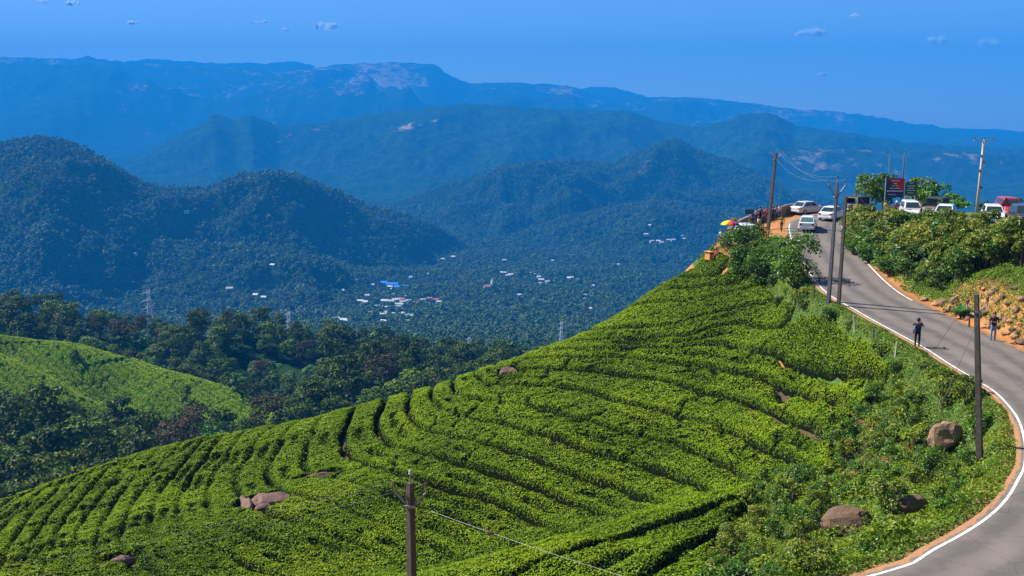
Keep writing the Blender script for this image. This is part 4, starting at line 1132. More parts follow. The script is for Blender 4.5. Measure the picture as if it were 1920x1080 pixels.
# ------------------------------------------------------------------ shrubs and weeds
def shrub_meshes(seed, h, wd, n, ls, mat, clumps=12):
    rng = np.random.default_rng(seed)
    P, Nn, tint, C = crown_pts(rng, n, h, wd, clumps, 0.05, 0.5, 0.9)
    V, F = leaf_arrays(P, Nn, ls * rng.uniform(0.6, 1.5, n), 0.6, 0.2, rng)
    cm = mesh_np('foliage', V, F, mat, None, False, {'tint': ('FACE', np.clip(tint, 0, 1))}, False)
    b = MB()
    for c in C[:8]: b.tube([(rng.normal(0, .06) * wd, rng.normal(0, .06) * wd, -0.15), (c[0] * 0.5, c[1] * 0.5, c[2] * 0.5), tuple(c[:3])], [0.035, 0.025, 0.01], 5)
    return cm, b.build('stem', M['bark'], link=False)
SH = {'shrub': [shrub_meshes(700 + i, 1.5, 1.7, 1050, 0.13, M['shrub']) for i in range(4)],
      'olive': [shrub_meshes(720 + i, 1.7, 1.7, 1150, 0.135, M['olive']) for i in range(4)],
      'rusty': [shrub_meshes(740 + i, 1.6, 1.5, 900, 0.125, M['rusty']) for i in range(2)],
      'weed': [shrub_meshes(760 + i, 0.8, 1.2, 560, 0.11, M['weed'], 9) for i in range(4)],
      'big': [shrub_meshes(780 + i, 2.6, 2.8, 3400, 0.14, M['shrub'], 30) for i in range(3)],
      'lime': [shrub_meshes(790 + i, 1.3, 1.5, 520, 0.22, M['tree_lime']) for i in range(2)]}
def put_shrub(kind, x, y, s_, label, group=None, name='shrub', z=None, sz=1.0):
    cm, tm = random.choice(SH[kind])
    e = empty(name, (x, y, (gz(x, y) if z is None else z)), random.random() * 6.28)
    e.scale = (s_ * random.uniform(0.85, 1.15), s_ * random.uniform(0.85, 1.15), s_ * sz * random.uniform(0.85, 1.15))
    for nm, me in (('foliage', cm), ('stem', tm)):
        o = bpy.data.objects.new(nm, me); COL.objects.link(o); o.parent = e
    tag(e, label, 'shrub', group)
    return e
# the bank between the two levels of the road
BL = {'olive': 'olive green shrub on the hedge bank between the road levels', 'shrub': 'deep green shrub on the hedge bank between the road levels', 'rusty': 'rusty orange-tinged shrub on top of the hedge bank'}
nb = 0
for y in np.arange(62, 103, 1.15):
    xe = float(np.interp(y, [60, 70, 78, 84, 90, 95, 99, 102], [30.6, 29.8, 29.6, 29.8, 30.9, 32.4, 34.4, 36.0]))
    xt = float(np.interp(y, [60, 75, 84, 93, 99, 102], [36.5, 35.6, 36.0, 36.2, 36.8, 37.0]))
    for k, x in enumerate(np.arange(xe, xt, 1.15)):
        x_ = x + random.uniform(-.4, .4); y_ = y + random.uniform(-.5, .5)
        if y < 67 and x_ < 33.5: continue
        top = x_ > xt - 1.8
        g = random.random()
        kind = 'rusty' if (y > 84 and top and g < 0.6) else ('olive' if g < (0.74 if y > 74 else 0.45) else 'shrub')
        sz = random.uniform(0.85, 1.25) * (1.05 if top else 1.5)
        if k == 0: kind = 'shrub'; sz *= 0.62
        if y > 83 and x_ > xt - 2.6: sz *= 0.62
        if y > 95: sz *= 0.7
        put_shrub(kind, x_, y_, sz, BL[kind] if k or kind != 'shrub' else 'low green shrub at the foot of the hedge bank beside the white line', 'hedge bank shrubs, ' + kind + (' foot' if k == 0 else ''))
        nb += 1
for px, py, s_, kind, lab in [(1440, 522, 1.4, 'big', 'big rounded leafy bush in front of the green board, left one'), (1492, 545, 1.45, 'big', 'big rounded leafy bush beside the road, dark underneath'), (1405, 495, 1.25, 'big', 'big leafy bush below the rainbow umbrella'),
                              (1462, 512, 1.15, 'big', 'big leafy bush right under the green board'), (1378, 482, 1.0, 'big', 'dark leafy bush beside the orange box at the hill edge'), (1425, 540, 1.0, 'big', 'leafy bush at the top corner of the tea below the big bushes'), (1390, 522, 0.9, 'big', 'leafy bush on the hill edge below the umbrella stall'), (1352, 432, 0.8, 'olive', 'brownish bush on the cliff edge left of the umbrella'), (1372, 436, 0.8, 'olive', 'olive bush behind the rainbow umbrella'),
                              (1400, 402, 0.9, 'olive', 'olive bush behind the parapet at left'), (1415, 400, 0.7, 'lime', 'light green bush poking over the parapet'), (1428, 396, 0.7, 'olive', 'olive bush over the parapet beside the crowd'), (1478, 387, 0.75, 'lime', 'bright plant on the parapet end left of the silver sedan'),
                              (1555, 610, 0.75, 'shrub', 'leafy shrub hiding the foot of the paired poles'), (1590, 620, 0.7, 'weed', 'weedy shrub at the road edge beside the first fence post'), (1460, 580, 0.7, 'shrub', 'small rounded shrub below the big bush')]:
    p = ground_hit(px, py, 40, 125)
    put_shrub(kind, p.x, p.y, s_, lab)
for px, D, top, k, s_, lab in [(1635, 112, 335, 'mid', 0.34, 'leafy tree rising behind the parked jeep'), (1660, 116, 332, 'mid', 0.34, 'leafy tree behind the red and blue board'), (1735, 110, 338, 'mid', 0.34, 'leafy tree with open branches right of the green board'), (1760, 106, 345, 'lime', 0.36, 'light green tree behind the white car on the upper road'),
                                (1790, 104, 362, 'lime', 0.3, 'small light green tree left of the tall pole'), (1720, 118, 352, 'mid', 0.3, 'small tree between the two boards'), (1905, 125, 372, 'dark', 0.3, 'dark tree behind the red triangle sign'), (1850, 130, 384, 'dark', 0.25, 'low dark tree right of the tall pole')]:
    H = {'dark': 15, 'mid': 13, 'lime': 11}[k] * s_; p = at(px, top, D)
    put_tree(k, p[0], p[1], p[2] - H, s_, lab, None, 'tree')
# slope under the road: shrubs one by one and a mat of weeds
nw = 0
WL = {'weed': 'low weedy bush on the rough slope below the road', 'shrub': 'dark green shrub on the rough slope below the road', 'olive': 'yellowish bush on the rough slope below the road'}
VERGE = [(1345, 470), (1440, 480), (1530, 545), (1620, 600), (1730, 665), (1840, 735), (1890, 800), (1895, 880), (1850, 950), (1740, 1015), (1620, 1075), (1560, 1200), (1290, 1200), (1340, 1040), (1400, 960), (1430, 905), (1560, 905), (1560, 850), (1600, 790), (1660, 735), (1665, 690), (1610, 650), (1560, 612), (1500, 600), (1440, 560), (1400, 512)]
tries = 0; placed = []
while nw < 125 and tries < 6000:
    tries += 1
    x = random.uniform(6, 25); y = random.uniform(27, 88)
    z = gz(x, y); px, py = project(np.array([x, y, z]))
    if not in_poly(np.array([px]), np.array([py]), VERGE)[0]: continue
    d, t_, s2_ = poly_dist(np.array([x]), np.array([y]), CL)
    if d[0] < 3.9: continue
    if any((x - a) ** 2 + (y - b) ** 2 < 0.9 for a, b in placed): continue
    if any(math.hypot(px - a, (py - b)) < c for a, b, c in [(1766, 850, 55), (1588, 1010, 68), (1712, 972, 45), (1836, 860, 25)]) : continue
    placed.append((x, y))
    g = random.random(); kind = 'weed' if g < 0.55 else ('shrub' if g < 0.85 else 'olive')
    put_shrub(kind, x, y, random.uniform(0.6, 1.15) * (0.8 if kind != 'weed' else 1.1), WL[kind], 'slope bushes below the road, ' + kind, z=z); nw += 1
print('bank', nb, 'verge', nw)
def weed_mat(name, label, n, xr, yr, poly, dmin, dmax, side, hmax, seed, mat='weed', ls=0.115):
    rng = np.random.default_rng(seed)
    x = rng.uniform(*xr, n); y = rng.uniform(*yr, n)
    d, t_, s2_ = poly_dist(x, y, CL)
    ok = (d > dmin + 0.5 * vnoise(x * 0.9, y * 0.9, seed)) & (d < dmax)
    if side: ok &= (s2_ * side > 0)
    if poly is not None:
        z = near_z(x, y); px, py = project(np.stack([x, y, z], -1)); ok &= in_poly(px, py, poly)
    ti = np.clip(((x - tx[0]) / dx).astype(int), 0, len(tx) - 1); tj = np.clip(((y - ty[0]) / dx).astype(int), 0, len(ty) - 1)
    ok &= ~((CH[ti, tj] > 0.2) & (x < tx[-1]))
    x, y, d = x[ok], y[ok], d[ok]; z = near_z(x, y)
    c = fbm(x * 0.8, y * 0.8, seed + 3, 4)
    h = hmax * (0.15 + 0.85 * sstep(0.35, 0.68, c)) * sstep(dmin - 0.3, dmin + 1.6, d)
    t = rng.random(len(x)) ** 0.6
    gx1 = near_z(x + 0.4, y) - z; gy1 = near_z(x, y + 0.4) - z
    e_ = 0.35; c1 = fbm((x + e_) * 0.8, y * 0.8, seed + 3, 4) - c; c2 = fbm(x * 0.8, (y + e_) * 0.8, seed + 3, 4) - c
    Nn = np.stack([-gx1 / 0.4 - c1 / e_ * hmax * 2.2, -gy1 / 0.4 - c2 / e_ * hmax * 2.2, np.ones(len(x))], -1); Nn /= np.linalg.norm(Nn, axis=1)[:, None]; Nn += rng.normal(0, 0.5, Nn.shape)
    patch = fbm(x * 0.25, y * 0.25, seed + 9, 3)
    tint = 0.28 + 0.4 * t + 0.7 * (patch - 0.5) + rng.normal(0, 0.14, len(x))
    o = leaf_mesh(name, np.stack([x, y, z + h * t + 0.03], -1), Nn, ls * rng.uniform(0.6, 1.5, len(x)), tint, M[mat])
    tag(o, label, 'weeds', kind='stuff')
    return o
VERGE2 = [(1340, 465), (1440, 470), (1545, 540), (1640, 590), (1740, 650), (1860, 720), (1915, 800), (1915, 890), (1860, 965), (1740, 1030), (1620, 1090), (1560, 1200), (1240, 1200), (1280, 1040), (1340, 940), (1410, 890), (1500, 850), (1560, 780), (1590, 720), (1540, 650), (1380, 540)]
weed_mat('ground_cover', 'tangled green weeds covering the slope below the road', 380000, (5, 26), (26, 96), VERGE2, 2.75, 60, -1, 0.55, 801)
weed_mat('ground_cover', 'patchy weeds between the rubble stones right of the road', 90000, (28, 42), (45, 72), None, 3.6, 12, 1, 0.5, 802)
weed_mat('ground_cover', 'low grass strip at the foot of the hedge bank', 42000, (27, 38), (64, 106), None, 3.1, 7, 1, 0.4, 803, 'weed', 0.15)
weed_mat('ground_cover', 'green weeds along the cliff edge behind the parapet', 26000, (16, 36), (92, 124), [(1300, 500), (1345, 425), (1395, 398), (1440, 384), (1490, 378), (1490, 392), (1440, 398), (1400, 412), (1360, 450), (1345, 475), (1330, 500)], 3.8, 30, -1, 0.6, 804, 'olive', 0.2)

# banana-like plant by the road
p = ground_hit(1782, 598, 45, 100); p.x += 0.7; p.z = gz(p.x, p.y)
bp = empty('broad_leaf_plant', p); tag(bp, 'banana-like plant with broad upright leaves by the roadside rubble', 'plant')
for k in range(9):
    g = k * 0.9 + 0.3; tilt = 0.25 + 0.5 * random.random(); L_ = random.uniform(0.75, 1.15)
    b = MB(); rings = []
    for q in range(6):
        t_ = q / 5; wdt = 0.26 * math.sin(math.pi * (0.12 + 0.84 * t_)) + 0.01
        r_ = L_ * t_; out = math.sin(tilt + 0.9 * t_ * tilt) * r_; up = math.cos(tilt + 0.9 * t_ * tilt) * r_
        c = Vector((math.cos(g) * out, math.sin(g) * out, up)); sd2 = Vector((-math.sin(g), math.cos(g), 0))
        rings.append([c - sd2 * wdt + Vector((0, 0, 0.05)), c, c + sd2 * wdt + Vector((0, 0, 0.05)), c - Vector((0, 0, 0.012))])
    b.loft(rings); o = b.build('leaf', M['tree_lime'], bp)
    o.data.attributes.new('tint', 'FLOAT', 'FACE'); o.data.attributes['tint'].data.foreach_set('value', [0.15 + 0.25 * random.random()] * len(o.data.polygons))
# ------------------------------------------------------------------ poles and wires
M['pole'] = plain('dark_concrete_pole', (0.075, 0.06, 0.05), 0.85, 0, 0.35, 4)
M['pole_pale'] = plain('pale_concrete_pole', (0.42, 0.38, 0.33), 0.8, 0, 0.25, 4)
M['pole_grey'] = plain('grey_pole', (0.085, 0.085, 0.095), 0.7, 0, 0.3, 4)
M['steel'] = plain('galvanised_steel', (0.24, 0.24, 0.25), 0.65, 0.3, 0.2, 8)
M['porcelain'] = plain('brown_porcelain', (0.10, 0.05, 0.035), 0.25, 0, 0.2, 8)
M['glassins'] = plain('pale_insulator', (0.45, 0.62, 0.62), 0.2, 0, 0.1, 8)
M['wire'] = plain('aluminium_wire', (0.30, 0.30, 0.32), 0.5, 0.6, 0.1, 8)
M['wire_dark'] = plain('dark_wire', (0.05, 0.05, 0.055), 0.6, 0.2, 0.1, 8)
INS = {}
def ins_mesh(mat):
    if mat not in INS:
        b = MB(); b.lathe([(0.02, -0.1), (0.02, 0.0), (0.06, 0.02), (0.065, 0.06), (0.035, 0.08), (0.055, 0.1), (0.055, 0.14), (0.03, 0.17), (0.02, 0.18)], n=10)
        INS[mat] = b.build('insulator', M[mat], link=False, smooth=True)
    return INS[mat]
def pole(name, base, top, label, mat, r0=0.17, r1=0.11, arms=None, arm_drop=0.9, arm_rise=0.5, arm_len=0.65, pin=True, ang=0.0, ins='porcelain', square=True, pins='glassins'):
    """arms 'V' = two upswept arms with insulators; returns wire points"""
    base = Vector(base); top = Vector(top); ax = top - base
    e = empty(name, base); tag(e, label, 'pole', 'utility poles')
    b = MB(); n = 4 if square else 10
    b.tube([-ax.normalized() * 0.6, ax * 0.5, ax], [r0 * (1.3 if square else 1), (r0 + r1) / 2 * (1.3 if square else 1), r1 * (1.3 if square else 1)], n)
    b.build('shaft', M[mat], e, not square)
    pts = {'T': top.copy()}
    u = ax.normalized(); side = Vector((math.cos(ang), math.sin(ang), 0))
    if pin:
        q = MB(); q.tube([ax, ax + u * 0.28], 0.025, 6); q.build('pin', M['steel'], e)
        o = obj_from('insulator', ins_mesh(pins), e, ax + u * 0.30); pts['T'] = top + u * 0.42
    if arms:
        c = ax - u * arm_drop
        q = MB(); q.box(c, (r1 * 3.2, r1 * 3.2, 0.10)); q.build('clamp', M['steel'], e)
        for s_, key in ((-1, 'L'), (1, 'R')):
            p0 = c + side * s_ * r1; p1 = c + side * s_ * arm_len + Vector((0, 0, arm_rise)); p2 = p1 + Vector((0, 0, 0.16))
            q = MB(); q.tube([p0, p1, p2], [0.045, 0.04, 0.03], 6); q.build('arm', M['steel'], e)
            obj_from('insulator', ins_mesh(ins), e, p2 + Vector((0, 0, 0.05)))
            pts[key] = base + p2 + Vector((0, 0, 0.2))
    return e, pts
def wire(a, b, sag, label, mat='wire', r_=0.006, n=18):
    a = Vector(a); b = Vector(b); q = MB()
    q.tube([a.lerp(b, k / n) - Vector((0, 0, sag * 4 * (k / n) * (1 - k / n))) for k in range(n + 1)], r_, 5)
    o = q.build('wire', M[mat]); tag(o, label, 'wire', 'overhead wires')
    return o
def topat(px, py, base):
    q = at(px, py, base.y); return Vector(q)
b1 = ground_hit(1440, 432, 60, 125)
_, W1 = pole('utility_pole', b1, topat(1455, 287, b1), 'dark leaning pole standing in the crowd by the parapet', 'pole', 0.16, 0.11, 'V', 0.65, 0.55, 0.62, ang=0.2, pins='porcelain')
b2 = ground_hit(1553, 571, 50, 100)
_, W2 = pole('utility_pole', b2, topat(1570, 342, b2), 'left of the paired grey poles at the road edge', 'pole_grey', 0.125, 0.085, 'V', 0.95, 0.75, 0.6, ang=0.1, pins='porcelain')
b3 = ground_hit(1572, 576, 50, 100)
_, W3 = pole('strut_pole', b3, topat(1586, 368, b3), 'right of the paired poles at the road edge, shorter and darker', 'pole', 0.115, 0.085, None, pin=False)
b4 = ground_hit(1837, 870, 36, 60)
_, W4 = pole('utility_pole', b4, topat(1831, 552, b4), 'tall dark pole in front of the road beside the standing man', 'pole', 0.125, 0.085, 'V', 0.75, 0.22, 0.62, pin=False, ang=0.5)
t5 = Vector(at(769, 905, 34)); b5 = Vector((t5.x, 34.0, gz(t5.x, 34.0)))
_, W5 = pole('utility_pole', b5, t5, 'brown pole with two upswept arms in front of the tea slope', 'pole', 0.16, 0.12, 'V', 0.85, 0.5, 0.58, ang=-0.15)
b6 = Vector(at(1831, 400, 99)); b6.z = gz(b6.x, b6.y)
e6, W6 = pole('utility_pole', b6, topat(1845, 262, b6), 'tall pale concrete pole with crossarm above the upper road', 'pole_pale', 0.16, 0.12, None, pin=False, square=False)
u6 = topat(1845, 262, b6) - b6
q = MB(); q.box(u6 - Vector((0, 0, 0.05)), (2.0, 0.1, 0.1)); q.build('crossarm', M['pole_pale'], e6)
for s_ in (-0.9, 0.0, 0.9): obj_from('insulator', ins_mesh('porcelain'), e6, u6 + Vector((s_, 0, 0.1)))
for s_ in (-1, 1):
    q = MB(); q.tube([u6 - u6.normalized() * 0.7, u6 + Vector((s_ * 0.6, 0, -0.08))], 0.03, 5); q.build('brace', M['pole_pale'], e6)
for h_, sx in ((0.58, -0.18), (0.70, 0.16), (0.35, 0.2), (0.78, -0.12)):
    q = MB(); q.lathe([(0.03, -0.12), (0.1, -0.1), (0.1, 0.1), (0.03, 0.12)], u6 * h_ + Vector((sx, -0.1, 0)), 8); q.build('bracket', M['porcelain'], e6)
b7 = Vector(at(1688, 385, 113)); b7.z = gz(b7.x, b7.y)
_, W7 = pole('utility_pole', b7, topat(1696, 290, b7), 'thin dark pole rising behind the red and blue board', 'pole', 0.09, 0.06, None, pin=True, square=False, pins='porcelain')
b8 = Vector(at(1664, 385, 118)); b8.z = gz(b8.x, b8.y)
_, W8 = pole('utility_pole', b8, topat(1668, 292, b8), 'very thin faint pole left of the red and blue board', 'pole_grey', 0.05, 0.04, None, pin=False, square=False)
wire(W1['L'], W2['L'], 1.0, 'pale sagging wire from the crowd pole down to the paired poles, left strand')
wire(W1['R'], W2['R'], 1.0, 'pale sagging wire from the crowd pole down to the paired poles, right strand')
wire(W1['T'], W2['T'], 0.9, 'pale sagging wire from the crowd pole top to the paired poles top')
wire(W2['L'], W4['L'], 0.7, 'wire from the paired poles to the tall dark roadside pole, left strand', 'wire_dark', 0.006)
wire(W2['R'], W4['R'], 0.7, 'wire from the paired poles to the tall dark roadside pole, right strand', 'wire_dark', 0.006)
wire(W1['R'], W7['T'], 0.4, 'wire running level from the crowd pole to the thin pole', 'wire_dark')
wire(W7['T'], W6['T'] + Vector((-0.9, 0, 0.1)), 0.4, 'wire from the thin pole to the pale concrete pole', 'wire_dark')
wire(W1['T'], W6['T'] + Vector((0, 0, 0.2)), 0.8, 'long wire from the crowd pole to the pale concrete pole', 'wire_dark')
wire(W6['T'] + Vector((0.9, 0, 0.1)), at(2000, 285, 100), 0.3, 'wire leaving the pale concrete pole to the right', 'wire_dark')
wire(W3['T'], W2['T'] + Vector((0, 0, -3.0)), 0.0, 'short stay between the paired poles', 'wire_dark')
wa = W5['T'] - Vector((0, 0, 1.2)); wb = Vector(at(1600, 1200, 26))
wire(wa, wb, 0.25, 'pale wire from the brown front pole running down to the right', 'wire', 0.006, 26)
pm = wa.lerp(wb, 0.22) - Vector((0, 0, 0.25 * 4 * 0.22 * 0.78))
q = MB(); q.lathe([(0.01, -0.16), (0.05, -0.1), (0.06, 0.0), (0.05, 0.1), (0.01, 0.16)], n=8, axis='X'); o = q.build('strain_insulator', M['porcelain'], smooth=True); o.location = pm; o.rotation_euler = (0, 0.24, -0.35)
tag(o, 'small strain insulator strung on the pale wire right of the front pole', 'insulator')
wire(W5['L'], at(-250, 1095, 44), 0.5, 'thin wire from the brown front pole to the left, upper strand', 'wire_dark', 0.005, 26)
wire(W5['R'], at(-250, 1130, 43), 0.5, 'thin wire from the brown front pole to the left, lower strand', 'wire_dark', 0.005, 26)
wire(W4['L'], at(1380, 1150, 28), 0.4, 'dark wire from the roadside pole crossing the bend, left strand', 'wire_dark', 0.008, 26)
wire(W4['R'], at(1560, 1180, 27), 0.4, 'dark wire from the roadside pole crossing the bend, right strand', 'wire_dark', 0.008, 26)

# ------------------------------------------------------------------ fence posts, signs, parapet
for i, (px, py, h_, tl) in enumerate([(1507, 592, 1.0, 0.35), (1526, 560, 1.0, 0.0), (1555, 598, 0.7, 0.1), (1603, 620, 1.0, -0.15), (1636, 655, 1.2, 0.0), (1678, 672, 0.9, 0.05), (1483, 965, 1.0, 0.05), (1447, 975, 0.9, 0.2), (1768, 868, 0.7, 0.05), (1808, 868, 0.8, 0.0), (1816, 615, 0.7, 0.0)]):
    p = ground_hit(px, py, 30, 95); b = MB()
    b.tube([(0, 0, -0.3), (tl * h_ * 0.5 + 0.02, 0, h_ * 0.5), (tl * h_, 0, h_)], [0.07, 0.06, 0.05], 6)
    o = b.build('fence_post', M['pole_pale'] if i in (3, 5) else M['bark']); o.location = p
    tag(o, ['tilted wooden fence post beside bare soil under the big bush', 'thin upright fence post at the road edge by the big bush', 'short fence post below the paired poles', 'pale-topped fence post left of the photographing man', 'wooden fence post in the weeds below the photographing man', 'white fence post below the photographing man',
            'dark thin stake standing left of the large brown boulder', 'dark leaning stake farthest left of the large brown boulder', 'short stake below the tan boulder', 'short pale stake beside the foot of the tall dark pole', 'short dark post at the road edge under the broad-leaf plant'][i], 'post', 'fence posts')
M['wall'] = rock_mat('parapet_concrete', ((0.12, 0.095, 0.07), (0.23, 0.18, 0.13), (0.33, 0.27, 0.20)), 1.5)
par = [(20.9, 95.6), (21.5, 97.6), (23.2, 102), (26.4, 108), (30.0, 113), (33.5, 117.2), (38, 118.5)]
pp_ = smooth_line(np.array([(a, b, 0) for a, b in par]), 4)
we = empty('parapet_wall', (pp_[0][0], pp_[0][1], gz(pp_[0][0], pp_[0][1]))); tag(we, 'low weathered concrete parapet curving along the cliff edge', 'wall')
o0 = we.location
for i in range(0, len(pp_) - 1):
    a, b_ = pp_[i], pp_[i + 1]; c = (a + b_) / 2; L_ = np.hypot(*(b_ - a)[:2]); an = math.atan2(b_[1] - a[1], b_[0] - a[0])
    b = MB(); b.box((0, 0, 0.38), (L_ * 0.985, 0.30, 1.1)); b.box((0, 0, 0.98), (L_ * 0.99, 0.38, 0.12))
    o = b.build('panel', M['wall'], we, bevel=0.015); o.location = Vector((c[0], c[1], gz(c[0], c[1]))) - o0; o.rotation_euler = (0, 0, an)
M['sign_green'] = plain('green_board', (0.008, 0.075, 0.055), 0.5, 0, 0.15, 3)
M['sign_red'] = plain('red_board', (0.42, 0.012, 0.015), 0.5, 0, 0.1, 3)
M['sign_blue'] = plain('navy_board', (0.012, 0.014, 0.085), 0.5, 0, 0.1, 3)
M['white'] = plain('white_paint', (0.78, 0.78, 0.76), 0.5, 0, 0.06, 3)
M['post'] = plain('grey_post', (0.36, 0.36, 0.36), 0.5, 0.4, 0.1, 3)
def bars(name, rows, mat, parent, y, seed):
    """lines of lettering too small to read: short dashes of words"""
    rg = random.Random(seed); b = MB()
    for (cx, cz, wd, h_) in rows:
        x = cx - wd / 2
        while x < cx + wd / 2 - 0.03:
            L_ = min(rg.uniform(0.06, 0.2), cx + wd / 2 - x); b.box((x + L_ / 2, y, cz), (L_, 0.006, h_)); x += L_ + 0.05
    return b.build(name, mat, parent)
# red and blue board
D = 103; c = Vector(at(1678, 352, D)); k = D / 1867.0
wS, hS = 32 * k, 36 * k
e = empty('sign_board', (c.x, c.y, gz(c.x, c.y)), R(-8)); tag(e, 'red and navy notice board with white lettering beside the upper road', 'sign')
zc = c.z - e.location.z
b = MB(); b.box((0, 0, zc), (wS, 0.06, hS)); b.build('board', M['sign_blue'], e)
b = MB(); V = [(-wS * 0.42, -0.036, zc + hS * 0.49), (wS * 0.49, -0.036, zc + hS * 0.49), (wS * 0.49, -0.036, zc - hS * 0.18), (wS * 0.1, -0.036, zc - hS * 0.05), (-wS * 0.05, -0.036, zc + hS * 0.2)]
b.add(V + [(x, -0.031, z) for x, y, z in V], [(0, 1, 2, 3, 4), (9, 8, 7, 6, 5)] + [(i, i + 5, (i + 1) % 5 + 5, (i + 1) % 5) for i in range(5)]); b.build('red_field', M['sign_red'], e)
bars('lettering', [(0, zc + hS * 0.36, wS * 0.45, 0.05), (0, zc + hS * 0.22, wS * 0.2, 0.05), (0, zc + hS * 0.10, wS * 0.35, 0.05), (0, zc - hS * 0.03, wS * 0.6, 0.06), (0, zc - hS * 0.17, wS * 0.9, 0.09), (-wS * 0.15, zc - hS * 0.36, wS * 0.4, 0.05)], M['white'], e, -0.042, 1)
for s_ in (-1, 1):
    b = MB(); b.tube([(s_ * (wS / 2 + 0.05), 0, -0.4), (s_ * (wS / 2 + 0.05), 0, zc + hS / 2 + 0.05)], 0.05, 8); b.build('post', M['post'], e)
# green board beside it
c = Vector(at(1708, 353, 106)); k = 106 / 1867.0; wS, hS = 21 * k, 27 * k
e = empty('sign_board', (c.x, c.y, gz(c.x, c.y)), R(-8)); tag(e, 'arched green board with pale lettering right of the red and navy board', 'sign'); zc = c.z - e.location.z
b = MB(); ring = [(-wS / 2, zc - hS / 2), (wS / 2, zc - hS / 2), (wS / 2, zc + hS * 0.3)] + [(wS / 2 * math.cos(a), zc + hS * 0.3 + hS * 0.2 * math.sin(a)) for a in np.linspace(0.3, math.pi - 0.3, 6)] + [(-wS / 2, zc + hS * 0.3)]
b.loft([[Vector((x, -0.03, z)) for x, z in ring], [Vector((x, 0.03, z)) for x, z in ring]]); b.build('board', M['sign_green'], e)
bars('lettering', [(0, zc + hS * q_, wS * w_, 0.06) for q_, w_ in ((0.36, 0.3), (0.16, 0.7), (0.0, 0.5), (-0.15, 0.7), (-0.32, 0.5))], M['white'], e, -0.036, 2)
for s_ in (-0.4, 0.4):
    b = MB(); b.tube([(s_ * wS, 0.05, -0.4), (s_ * wS, 0.05, zc + hS * 0.3)], 0.05, 8); b.build('post', M['post'], e)
# back of a green board at the bend
p = ground_hit(1474, 500, 60, 110); c = Vector(at(1474, 468, p.y)); k = p.y / 1867.0
e = empty('sign_board', p, R(5)); tag(e, 'dark green board seen beside the road above the big bush', 'sign'); zc = c.z - p.z
b = MB(); b.box((0, 0, zc), (31 * k, 0.05, 30 * k)); b.build('board', M['sign_green'], e, bevel=0.01)
for s_ in (-9, 9):
    b = MB(); b.box((s_ * k, -0.05, zc * 0.5 + 0.3), (0.06, 0.05, zc + 1.2)); b.build('post', M['pole_grey'], e)
for s_ in (-1, 1):
    b = MB(); b.box((0, -0.035, zc + s_ * 12 * k), (30 * k, 0.03, 0.05)); b.build('rail', M['sign_green'], e)
# small green box-like board behind the parapet
c = Vector(at(1405, 397, 104)); e = empty('sign_board', (c.x, c.y, gz(c.x, c.y)), 0); tag(e, 'small green board behind the parapet left of the crowd', 'sign'); zc = c.z - e.location.z
b = MB(); b.box((0, 0, zc), (0.9, 0.06, 0.5)); b.build('board', M['sign_green'], e)
b = MB(); b.box((0, 0.05, zc * 0.5), (0.08, 0.05, zc)); b.build('post', M['post'], e)
# red triangle
c = Vector(at(1886, 381, 88)); e = empty('warning_sign', (c.x, c.y, gz(c.x, c.y)), R(-12)); tag(e, 'red-bordered triangular road sign at right on the upper road', 'sign'); zc = c.z - e.location.z
tri = lambda s_, y: [Vector((s_ * math.cos(a), y, zc + s_ * math.sin(a))) for a in (math.pi / 2, math.pi * 7 / 6, math.pi * 11 / 6)]
b = MB(); b.loft([tri(0.55, -0.02), tri(0.55, 0.02)]); b.build('border', M['sign_red'], e)
b = MB(); b.loft([tri(0.36, -0.03), tri(0.36, -0.022)]); b.build('face', plain('sign_face', (0.30, 0.05, 0.05), 0.5), e)
b = MB(); b.tube([(0, 0.04, -0.3), (0, 0.04, zc + 0.2)], 0.045, 8); b.build('post', M['white'], e)

# ------------------------------------------------------------------ vehicles
def paint(name, c, rough=0.25):
    m, t, b = mat_base(name); b.inputs['Base Color'].default_value = (*c, 1); b.inputs['Roughness'].default_value = rough; b.inputs['Coat Weight'].default_value = 0.5
    n = noise(t, 3, 4); r_ = ramp(t, [(0.3, tuple(x * 0.88 for x in c)), (0.7, c)], n.outputs[0]); t.links.new(r_.outputs[0], b.inputs['Base Color'])
    return m
M['car_white'] = paint('white_car_paint', (0.74, 0.75, 0.76)); M['car_silver'] = paint('silver_car_paint', (0.52, 0.54, 0.57)); M['car_red'] = paint('red_car_paint', (0.45, 0.015, 0.02)); M['car_dark'] = paint('dark_car_paint', (0.05, 0.045, 0.06))
M['jeep_paint'] = paint('dull_brown_paint', (0.22, 0.15, 0.11), 0.5)
M['glass'] = plain('dark_window_glass', (0.02, 0.035, 0.035), 0.06, 0, 0.1, 2, 0.9)
M['glass_teal'] = plain('tinted_window_glass', (0.07, 0.16, 0.15), 0.08, 0, 0.1, 2, 0.9)
M['tyre'] = plain('tyre_rubber', (0.015, 0.015, 0.016), 0.9, 0, 0.2, 6); M['rim'] = plain('wheel_rim', (0.4, 0.4, 0.42), 0.35, 0.7, 0.1, 6)
M['tail'] = plain('tail_light', (0.30, 0.01, 0.012), 0.15, 0, 0.1, 6); M['lamp'] = plain('head_light', (0.62, 0.64, 0.66), 0.1, 0.2, 0.1, 6)
M['black'] = plain('black_plastic', (0.02, 0.02, 0.022), 0.6, 0, 0.2, 6); M['plate'] = plain('number_plate', (0.62, 0.60, 0.52), 0.5, 0, 0.1, 6)
M['canvas'] = plain('dark_canvas', (0.022, 0.022, 0.035), 0.9, 0, 0.3, 4)
